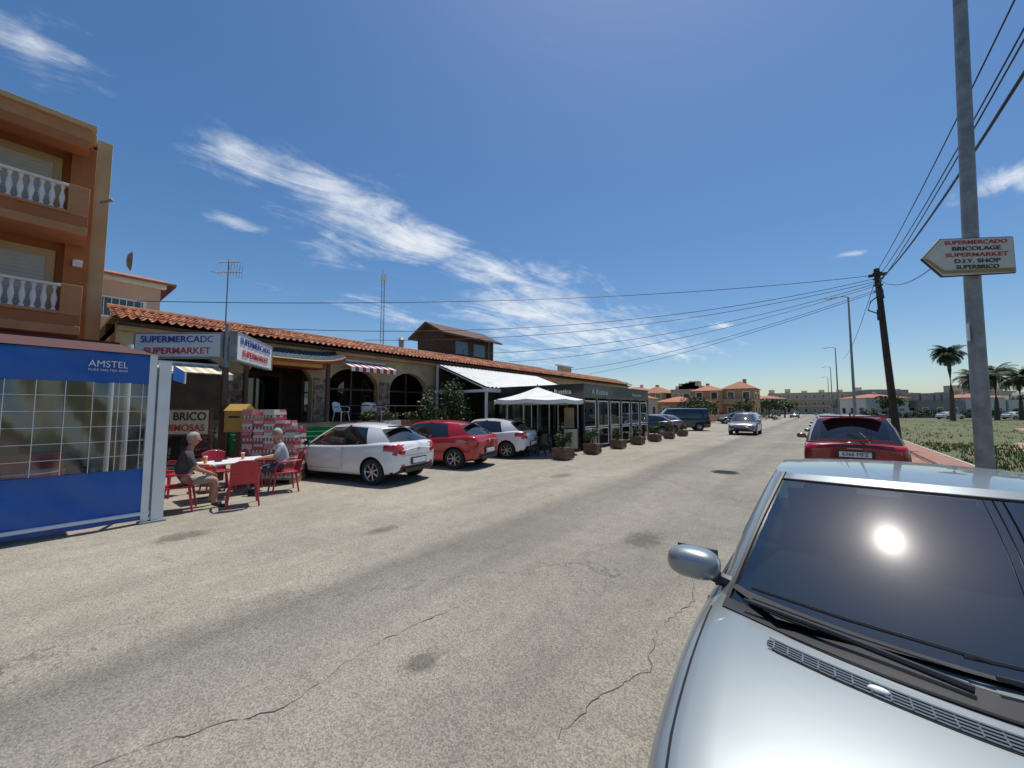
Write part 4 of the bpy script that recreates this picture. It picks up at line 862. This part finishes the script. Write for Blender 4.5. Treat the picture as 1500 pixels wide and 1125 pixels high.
# ------------------------------------------------------------ PEOPLE
SKIN=M('skin',(.42,.22,.15),.55,var=.08,scale=15); HAIR=M('grey_hair',(.34,.32,.30),.8,var=.25,scale=60)
def human(name,loc,rz,shirt,short,shoe,hair,lean=0,arms=None,glasses=False,headyaw=0):
    vs=[];ed=[];rad=[];tag=[]
    def v(p,r): vs.append(V(p)); rad.append(r); return len(vs)-1
    def e(a,b,t): ed.append((a,b)); tag.append(t)
    pel=v((0,0,.57),.135); sp1=v((-.02,0,.70),.142); sp2=v((-.01,0,.84),.142); ch=v((.02,0,.97),.135); nb=v((.045,0,1.07),.068); nk=v((.07,0,1.14),.055); hd=v((.085,0,1.19),.055)
    e(pel,sp1,'s');e(sp1,sp2,'s');e(sp2,ch,'s');e(ch,nb,'s');e(nb,nk,'k');e(nk,hd,'k')
    for s_ in(1,-1):
        hp=v((.06,s_*.095,.545),.095); kn=v((.43,s_*.14,.53),.062); cf=v((.44,s_*.145,.36),.052); an=v((.42,s_*.15,.1),.036); hl=v((.40,s_*.15,.05),.036); ba=v((.52,s_*.165,.045),.038); to=v((.60,s_*.17,.035),.026)
        md=v((.26,s_*.125,.54),.082)
        e(pel,hp,'p');e(hp,md,'p');e(md,kn,'q');e(kn,cf,'k');e(cf,an,'k');e(an,hl,'f');e(an,ba,'f');e(ba,to,'f')
        sh=v((.02,s_*.175,1.015),.07); A=arms[0 if s_>0 else 1]; m1=v(V((.02,s_*.20,.99)).lerp(V(A[0]),.5),.054); el=v(A[0],.042); fm=v(V(A[0]).lerp(V(A[1]),.4),.039); wr=v(A[1],.026)
        e(ch,sh,'s');e(sh,m1,'s');e(m1,el,'a');e(el,fm,'k');e(fm,wr,'k')
        d=(V(A[1])-V(A[0])).normalized(); side=V((0,0,1)).cross(d).normalized(); dn=side.cross(d).normalized(); 
        if dn.z>0: dn=-dn
        pm=v(V(A[1])+d*.05,.028); e(wr,pm,'k')
        for fi,(o,ln) in enumerate(((-.03,.07),(-.01,.08),(.01,.075),(.03,.06))):
            a=v(V(A[1])+d*.085+side*o,.0105); b_=v(V(A[1])+d*(.085+ln*.5)+side*o*1.15+dn*.008,.009); c_=v(V(A[1])+d*(.085+ln*.85)+side*o*1.2+dn*.03,.0075)
            e(pm,a,'k');e(a,b_,'k');e(b_,c_,'k')
        th=v(V(A[1])+d*.05-side*s_*.042+dn*.01,.011); t2=v(V(A[1])+d*.085-side*s_*.055+dn*.02,.009); e(pm,th,'k'); e(th,t2,'k')
    me=bpy.data.meshes.new('t'); me.from_pydata(vs,ed,[]); o=bpy.data.objects.new('t',me); sc.collection.objects.link(o)
    sk=o.modifiers.new('s','SKIN'); sk.use_smooth_shade=True; o.modifiers.new('u','SUBSURF').levels=2; o.modifiers['u'].render_levels=2
    if not me.skin_vertices:
        bm=bmesh.new(); bm.from_mesh(me); bm.verts.layers.skin.verify(); bm.to_mesh(me); bm.free()
    for i,r in enumerate(rad): me.skin_vertices[0].data[i].radius=(r,r); me.skin_vertices[0].data[i].use_root=(i==0)
    dg=bpy.context.evaluated_depsgraph_get(); dg.update(); m2=bpy.data.meshes.new_from_object(o.evaluated_get(dg))
    mb=MB()
    def cls(p):
        c=p.center; best=9;bt='s';bb=0
        for (a,b),t in zip(ed,tag):
            A=vs[a];B=vs[b]; ab=B-A; q=max(0,min(1,(c-A).dot(ab)/ab.length_squared)); dd=(c-(A+ab*q)).length-.5*(rad[a]+(rad[b]-rad[a])*q)
            if dd<best: best=dd;bt=t;bb=q
        if bt=='s': return shirt
        if bt=='a': return shirt if bb<.55 else SKIN
        if bt=='p': return short
        if bt=='q': return short if bb<.8 else SKIN
        if bt=='f': return shoe
        return SKIN
    mb.absorb(m2,None,cls); bpy.data.objects.remove(o)
    O=mb.X; mb.X=Matrix.Translation((.105,0,1.275))@Matrix.Rotation(headyaw,4,'Z')@Matrix.Rotation(.12,4,'Y')
    def hf(d):
        x,y,z=d.x,d.y,d.z
        if z<0: k=1+z*.32; y*=k; x=x*(1+z*.12)+.08*(-z)*(1 if x>0 else 0)
        if x>.55 and z<.5: x-=.05
        return V((x,y,z))
    mb.ell((0,0,0),(.098,.077,.122),SKIN,24,18,hf)
    mb.tube([(.088,0,.025),(.112,0,-.012),(.105,0,-.026)],[.007,.014,.012],SKIN,8)
    for s_ in(1,-1):
        mb.ell((.083,s_*.03,.012),(.012,.015,.009),WHITE,8,6); mb.ell((.092,s_*.03,.012),(.005,.006,.006),BLACK,8,6); mb.ell((-.005,s_*.077,-.005),(.018,.010,.032),SKIN,8,6)
        mb.tube([(.09,s_*.015,.034),(.088,s_*.042,.034)],.004,hair,5)
        if glasses: mb.tube([(.1,s_*.008,.018),(.1,s_*.05,.018),(.0,s_*.079,.02)],.004,BLACK,5)
    mb.tube([(.096,-.022,-.05),(.1,0,-.052),(.096,.022,-.05)],.005,REDTXT,6)
    # hair: shell over the crown and back of the skull only
    def hh(d):
        d=V(d); front=max(0,d.x); 
        k=1.0
        if d.z<.62-.25*(1-front) and d.x>.1: k=.86
        if d.z<-.25: k=.84
        j=1+.035*math.sin(d.x*17+d.y*13)*math.cos(d.z*19); return d*j*k
    mb.ell((-.010,0,.014),(.104,.084,.122),hair,32,24,hh)
    mb.X=O
    return mb.obj(name,loc,rz,ang=60)
GSH=M('grey_shirt',(.06,.06,.065),.9,var=.2,scale=8,bump=.3,bscale=12); BSH=M('khaki_shorts',(.30,.27,.21),.9,var=.15,bump=.3,bscale=12); LSH=M('pale_shirt',(.38,.41,.46),.9,var=.2,scale=20,bump=.3,bscale=12); NSH=M('dark_shorts',(.05,.06,.09),.9)
human('seated_man',(-8.98,1.80,-.01),math.radians(85),GSH,BSH,BLACK,HAIR,arms=[((.12,.25,.78),(.34,.16,.765)),((.14,-.24,.76),(.34,-.13,.655))],headyaw=-.35)
human('seated_man',(-9.38,3.55,-.01),math.radians(-108),LSH,NSH,BLACK,HAIR,arms=[((.14,.24,.78),(.36,.12,.765)),((.12,-.25,.78),(.36,-.14,.765))],glasses=True,headyaw=.2)
# ------------------------------------------------------------ white pergola terrace
mb=MB(); CORR=M('white_corrugated',(.55,.57,.55),.5,var=.1)
vs=[];fs=[];K=180; y0,y1=14.5,24.2
for k in range(K+1):
    y=y0+(y1-y0)*k/K; r=.03*math.sin(k*math.pi/3)
    vs+=[(-17.0,y,4.42+r),(-13.2,y,2.98+r)]
for k in range(K): fs.append((2*k,2*k+2,2*k+3,2*k+1))
mb.add(vs,fs,CORR)
for i in range(7):
    y=14.5+i*1.6; mb.box(-13.35,y,0,-13.23,y+.1,2.93,WPLAST)
    mb.tube([(-17.0,y+.05,4.3),(-13.3,y+.05,2.88)],.04,WPLAST,6)
mb.box(-13.4,14.4,2.72,-13.2,24.2,2.92,WPLAST); mb.box(-17.1,14.45,.0,-17.0,14.55,4.4,WPLAST); mb.box(-17.0,14.42,2.72,-13.4,14.52,2.86,WPLAST)
mb.box(-17.3,14.6,0,-13.5,24.2,.25,TER); mb.box(-13.28,14.7,0.0,-13.24,24.2,.8,BLACK)
for i in range(6): y=14.6+i*1.6; mb.add([(-13.3,y+.1,.82),(-13.3,y+1.5,.82),(-13.3,y+1.5,2.7),(-13.3,y+.1,2.7)],[(0,1,2,3)],GLASS)
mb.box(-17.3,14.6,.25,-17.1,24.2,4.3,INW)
mb.obj('pergola_terrace')
mb=MB(); UM=M('white_canvas',(.66,.66,.64),.8,var=.06)
for k in range(8):
    a0,a1=k*math.pi/4+.39,(k+1)*math.pi/4+.39; R_=1.95; K=6; vs=[];fs=[]
    for j in range(K+1):
        t=j/K
        for q in range(5):
            a=a0+(a1-a0)*q/4; rr=R_*t*(1-.05*math.sin(math.pi*q/4)); z=2.78-.55*t-.06*math.sin(math.pi*t)-.05*t*math.sin(math.pi*q/4); vs.append((rr*math.cos(a),rr*math.sin(a),z))
    for j in range(K):
        for q in range(4): b_=j*5+q; fs.append((b_,b_+1,b_+6,b_+5))
    mb.add(vs,fs,UM)
    vs=[];fs=[]
    for q in range(5):
        a=a0+(a1-a0)*q/4; rr=R_*(1-.05*math.sin(math.pi*q/4)); z=2.23-.05*math.sin(math.pi*q/4); vs+=[(rr*math.cos(a),rr*math.sin(a),z),(rr*math.cos(a),rr*math.sin(a),z-.16)]
    for q in range(4): fs.append((2*q,2*q+1,2*q+3,2*q+2))
    mb.add(vs,fs,UM); mb.tube([(0,0,2.7),(R_*.97*math.cos(a0),R_*.97*math.sin(a0),2.19)],.012,STEEL,4)
mb.cyl((0,0,0),(0,0,2.9),.03,.03,STEEL,10); mb.box(-.35,-.35,.0,.35,.35,.09,KERB)
mb.obj('parasol',(-9.45,13.6,0))
mb=MB(); X0,X1,Y0,Y1=-14.5,-8.3,15.6,24.0; BKF=M('black_fascia',(.012,.012,.013),.35,var=.1,coat=.3)
mb.box(X0,Y0,2.35,X1,Y1,2.95,BKF); mb.box(X0,Y0-.03,2.95,X1+.04,Y1,3.0,BKF)
WFR=M('white_frame',(.7,.7,.68),.4)
n=6
for i in range(n+1):
    y=Y0+(Y1-Y0)*i/n; mb.box(X1-.12,y-.06,0,X1-.02,y+.06,2.35,BKF)
    if i<n:
        a=y+.12;b=y+(Y1-Y0)/n-.12
        for (za,zb_) in((.12,.95),(1.0,2.25)):
            mb.box(X1-.08,a,za,X1-.04,b,za+.05,WFR); mb.box(X1-.08,a,zb_-.05,X1-.04,b,zb_,WFR); mb.box(X1-.08,a,za+.05,X1-.04,a+.05,zb_-.05,WFR); mb.box(X1-.08,b-.05,za+.05,X1-.04,b,zb_-.05,WFR)
        mb.add([(X1-.06,a,.15),(X1-.06,b,.15),(X1-.06,b,2.25),(X1-.06,a,2.25)],[(0,1,2,3)],GLASS)
for i in range(5):
    x=X1-.06-(X1-X0)*i/4; mb.box(x-.06,Y0,0,x+.06,Y0+.1,2.35,BKF)
    if i in(1,2,3): 
        mb.box(x+.2,Y0+.02,.1,x+1.3,Y0+.06,.15,WFR); mb.box(x+.2,Y0+.02,2.2,x+1.3,Y0+.06,2.25,WFR); mb.box(x+.2,Y0+.02,.15,x+.25,Y0+.06,2.2,WFR); mb.box(x+1.25,Y0+.02,.15,x+1.3,Y0+.06,2.2,WFR); mb.add([(x+.25,Y0+.04,.15),(x+1.25,Y0+.04,.15),(x+1.25,Y0+.04,2.2),(x+.25,Y0+.04,2.2)],[(0,1,2,3)],GLASS)
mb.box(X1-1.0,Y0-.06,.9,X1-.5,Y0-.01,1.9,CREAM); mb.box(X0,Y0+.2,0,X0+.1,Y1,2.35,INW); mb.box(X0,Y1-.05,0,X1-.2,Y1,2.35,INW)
bt=mb.obj('restaurant_terrace')
text('A Rustica',bt,(X1+.02,17.2,2.65),(0,1,0),(0,0,1),1.7,.26,WPLAST); text('La Rustica',bt,(-9.6,Y0-.02,2.65),(1,0,0),(0,0,1),1.3,.22,WPLAST); text('Restaurante',bt,(X1+.02,22,2.65),(0,1,0),(0,0,1),1.4,.15,WPLAST)
for x,y in((-9.4,12.6),(-10.6,13.3),(-9.3,14.4),(-11,14.5),(-9.6,17.5),(-10.5,20)):
    table(x,y,.38,True,.73,BLACK)
    for a in(0,1.57,3.14,4.71): put_chair(x+.62*math.cos(a),y+.62*math.sin(a),0,a+3.14,BLACK,'black_cafe_chair')
mb=MB(); mb.box(-.04,-.35,0,.04,.35,1.0,BLACK); mb.box(.042,-.3,.1,.045,.3,.95,SGC); mb.obj('menu_board',(-8.6,14.9,0),-.8)
PLB=M('planter_wood',(.16,.09,.06),.8,var=.3,scale=5)
for i,(x,y) in enumerate([(-7.35,12.2),(-7.35,14.5),(-7.4,17.2),(-7.45,19.8),(-7.4,22.3),(-7.4,25),(-7.4,28)]):
    mb=MB(); mb.box(-.28,-.28,.04,.28,.28,.42,PLB)
    for z in(.1,.22,.34): mb.box(-.295,-.295,z,.295,.295,z+.07,PLB)
    hh=random.uniform(.35,.7); leaves(mb,(0,0,.42+hh*.5),(.3,.3,hh*.55),420,.055,9)
    for a in range(4): mb.tube([(0,0,.4),(.12*math.cos(a*1.6),.12*math.sin(a*1.6),.42+hh*.6)],.012,BARK,4)
    mb.obj('planter',(x,y,0),random.uniform(-.1,.1))
# ------------------------------------------------------------ POLES, WIRES, LAMPS
mb=MB(); mb.tube([(2.17,10.25,.1),(2.2,10.25,4),(2.37,10.25,11)],[.115,.105,.085],STEEL,18); mb.box(2.02,10.1,.13,2.32,10.4,.16,STEEL)
mb.box(2.07,10.12,3.0,2.1,10.2,3.3,WPLAST)
mb.obj('metal_pole')
mb=MB(); ang=math.radians(33); r_=V((math.cos(ang),math.sin(ang),0)); n_=V((math.sin(ang),-math.cos(ang),0)); C0=V((2.17,10.16,4.44))+n_*.12-r_*.15; SS=.88
def sp_(a,b,o=0): return C0+r_*a*SS+V((0,0,1))*b*SS+n_*o
SGF=M('sign_cream_white',(.58,.56,.50),.5,var=.12,scale=3); OC=M('sign_edge',(.35,.22,.08),.6)
pts=[(-.82,-.02),(-.48,.36),(.80,.36),(.80,-.34),(-.48,-.38)]
mb.add([sp_(a,b,.02) for a,b in pts]+[sp_(a,b,-.02) for a,b in pts],[(0,4,3,2,1),(5,6,7,8,9)]+[(i,(i+1)%5,5+(i+1)%5,5+i) for i in range(5)],SGF)
for i in range(5):
    a=pts[i];b=pts[(i+1)%5]; mb.tube([sp_(*a,0),sp_(*b,0)],.02,BLACK,5)
for zz in(-.2,.2): mb.obox(sp_(.1,zz,-.06),(.35,.08,.04),Matrix((r_,n_,V((0,0,1)))).transposed(),STEEL)
mb.add([sp_(-.48,-.33,.024),sp_(-.80,-.02,.024),sp_(-.74,-.02,.024),sp_(-.44,-.27,.024),sp_(.79,-.25,.024),sp_(.79,-.33,.024)],[(0,5,4,3),(0,3,2,1)],OC)
ar=mb.obj('direction_sign')
for i,(t_,c_,z_,w_) in enumerate([('SUPERMERCADO',REDTXT,.28,1.1),('BRICOLAGE',BLKTXT,.155,.85),('SUPERMARKET',REDTXT,.03,1.1),('D.I.Y. SHOP',BLKTXT,-.095,.8),('SUPERBRICO',BLKTXT,-.215,.75)]):
    text(t_,ar,sp_(.14,z_,.026),r_,(0,0,1),w_*SS,.078*SS,c_,bold=.004)
mb=MB(); DW=M('creosote_pole',(.045,.032,.022),.85,var=.3,scale=6)
mb.tube([(2.75,24.8,0),(2.55,24.8,4.5),(2.4,24.8,8.5)],[.15,.13,.11],DW,12); mb.box(2.1,24.7,8.15,2.75,24.9,8.25,DW); mb.cyl((2.5,24.6,7.0),(2.45,24.6,7.5),.1,.1,BLACK,8); mb.box(2.3,24.55,6.0,2.45,24.68,6.5,BLACK)
for z in(8.3,8.0,7.7,7.4): mb.cyl((2.25,24.8,z),(2.6,24.8,z),.04,.04,BLACK,8)
mb.tube([(2.45,24.65,7.2),(2.1,24.5,6.9),(2.0,24.5,6.5),(2.5,24.6,6.2)],.03,BLACK,6)
mb.obj('wooden_utility_pole')
mb=MB(); mb.tube([(2.6,-14,0),(2.5,-14,9)],[.15,.11],DW,10); mb.obj('wooden_utility_pole')
mb=MB()
def wire(a,b,sag,r=.014):
    a=V(a);b=V(b); P=[]
    for k in range(25): t=k/24; p=a.lerp(b,t); p.z-=4*sag*t*(1-t); P.append(p)
    mb.tube(P,r,BLACK,5)
for z,sg_,x in((8.35,.9,2.4),(8.1,1.15,2.45),(7.95,1.5,2.5),(7.6,1.0,2.35)): wire((x,24.8,z),(x+.1,-14,z+.5),sg_,.013 if sg_<1.5 else .026)
for (p,z,sg_) in [((-17.3,2.0,5.35),8.2,.5),((-17.3,5,5.0),8.05,1.0),((-17.2,10,5.2),7.9,.8),((-17.2,14.3,5.0),7.8,.9),((-17,21,5.2),7.7,.7),((-17,28,5.1),7.5,.6),((-17,33,5.2),7.4,.4)]: wire((2.4,24.8,z),p,sg_,.013)
wire((-17.2,2,4.85),(-17.2,43,4.95),.05,.015); wire((2.4,24.8,8.2),(2.5,64,8.2),.8); wire((2.4,24.8,7.3),(3.4,30,0),0,.01); wire((2.45,24.8,8),(2.25,10.2,5),.6,.013)
mb.obj('overhead_wires')
def lamp(x,y,h=10.6):
    mb=MB(); mb.tube([(0,0,0),(0,0,h*.5),(0,0,h)],[.11,.085,.055],STEEL,12); mb.cyl((0,0,0),(0,0,.9),.13,.12,STEEL,12)
    mb.tube([(0,0,h),(-.3,0,h+.1),(-1.0,0,h+.12)],.035,STEEL,8); mb.ell((-1.15,0,h+.1),(.3,.12,.06),STEEL,14,8); mb.ell((-1.15,0,h+.05),(.2,.1,.04),CLRLENS,12,6)
    mb.obj('street_lamp',(x,y,.12))
for y in(40,72,104,136): lamp(2.15,y)
lamp(-18,150,9)
# ------------------------------------------------------------ DISTANT BUILDINGS
HW=[M('house_orange',(.50,.26,.13),.85,var=.1),M('house_white',(.62,.59,.54),.85,var=.06),M('house_cream',(.50,.42,.31),.85,var=.1),M('house_grey',(.28,.26,.24),.85,var=.1),M('house_ochre',(.46,.30,.15),.85,var=.1)]
def house(name,x,y,wx,wy,h,wall,hip=1.6,win=3,fl=2,rz=0,roof=True):
    mb=MB(); a,b=wx/2,wy/2; mb.box(-a,-b,0,a,b,h,wall)
    if roof:
        o=.4; z=h; r=min(a,b)*.9
        c=[(-a-o,-b-o,z),(a+o,-b-o,z),(a+o,b+o,z),(-a-o,b+o,z)]
        if a>b: rd=[(-a+r,0,z+hip),(a-r,0,z+hip)]; f=[(0,1,5,4),(2,3,4,5),(1,2,5),(3,0,4)]
        else: rd=[(0,-b+r,z+hip),(0,b-r,z+hip)]; f=[(1,2,5,4),(3,0,4,5),(0,1,4),(2,3,5)]
        mb.add(c+rd,f+[(3,2,1,0)],TILE0)
        cx_=random.uniform(-.5,.5)*a; mb.box(cx_-.3,-.3,z,cx_+.3,.3,z+hip+.5,wall)
    else: mb.box(-a-.1,-b-.1,h,a+.1,b+.1,h+.25,wall); [mb.box(-a+k*wx/6,-1,h+.25,-a+k*wx/6+2,1.5,h+.25+random.uniform(.8,2),wall) for k in range(6)]
    for s in range(fl):
        z0=.9+s*3
        for k in range(win):
            x_=-a+(k+.5)*wx/win
            yy=-b-.02
            mb.box(x_-.65,yy-.03,z0-.1,x_+.65,yy+.019,z0+1.5,WHITE); mb.box(x_-.5,yy-.05,z0,x_+.5,yy-.03,z0+1.35,CARGLASS)
            y_=-b+(k+.5)*wy/win
            for sx in(-1,1): mb.box(sx*(a+.001),y_-.5,z0,sx*(a+.04),y_+.5,z0+1.35,CARGLASS)
        if s: mb.box(-a,-b-1.1,z0-.95,a,-b-.05,z0-.8,wall); mb.box(-a,-b-1.1,z0-.8,a,-b-1.0,z0,wall)
    return mb.obj(name,(x,y,0),rz)
for i,(wd,hh,yo,mt,rf) in enumerate([(5.0,5.4,0,4,True),(4.2,5.9,2.2,2,False),(5.4,5.6,.3,0,True),(5.2,5.9,1.6,4,True)]): house('town_house',-28+i*5.3,88+yo,wd,9,hh,HW[mt],(1.5,1,1.2,1.6)[i],2,2,0,rf)
house('town_house',-36,96,10,9,6,HW[1]); house('house',-24,60,7,7,3.6,HW[2],1.2,2,1); house('house',-20,74,6,6,3.2,HW[0],1.1,2,1)
house('apartment_block',0,215,36,12,9,HW[2],2,12,3,0,False); house('house',-22,190,14,10,6,HW[1],2,4,2); house('house',24,200,14,10,6.2,HW[3],2,4,2)
pp=[(10,126,9,4.6,1,1),(19,131,9,3.6,3,0),(27,137,8,4.6,1,1),(35,142,10,3.8,1,0),(44,148,10,4.4,3,1),(53,150,10,4.0,1,0),(14,150,12,6.0,3,0),(33,160,12,6.5,2,0),(60,140,10,4.5,1,1)]
for x,y,wd,h,k,rf in pp: house('house',x,y,wd,8,h,HW[k],1.0,3,1,YAW-.1,bool(rf))
for i in range(5): house('house',-52+i*9,150+i*9,10,9,5+(i*7%3)*1.2,HW[(1,4,2,1,3)[i]],1.4,3,2,i*.3,i%2==0)
mb=MB()
for i in range(26):
    c=V((8,116,0))+V((.7815,.624,0))*i*2.2; leaves(mb,(c.x,c.y,.9),(1.4,1.0,1.0),170,.22,6)
mb.obj('hedge')
mb=MB(); 
for i in range(14): mb.obox(V((9,119,0))+V((.7815,.624,0))*i*4.1+V((0,0,.8)),(4,.2,1.6),Matrix.Rotation(math.radians(38.6),3,'Z'),HW[1])
mb.obj('garden_wall')
mb=MB()
for i in range(16): leaves(mb,(-6.5-2.2*(i%8),80+3*i*.3,.8),(1.3,1,1),120,.2,6)
mb.obj('hedge')
BRO=M('low_wall_ochre',(.42,.24,.13),.85); mb=MB(); mb.box(-13,46,0,-12.7,78,1.0,BRO); mb.box(-13,44,0,-9.5,44.2,1.0,BRO); mb.obj('garden_wall')
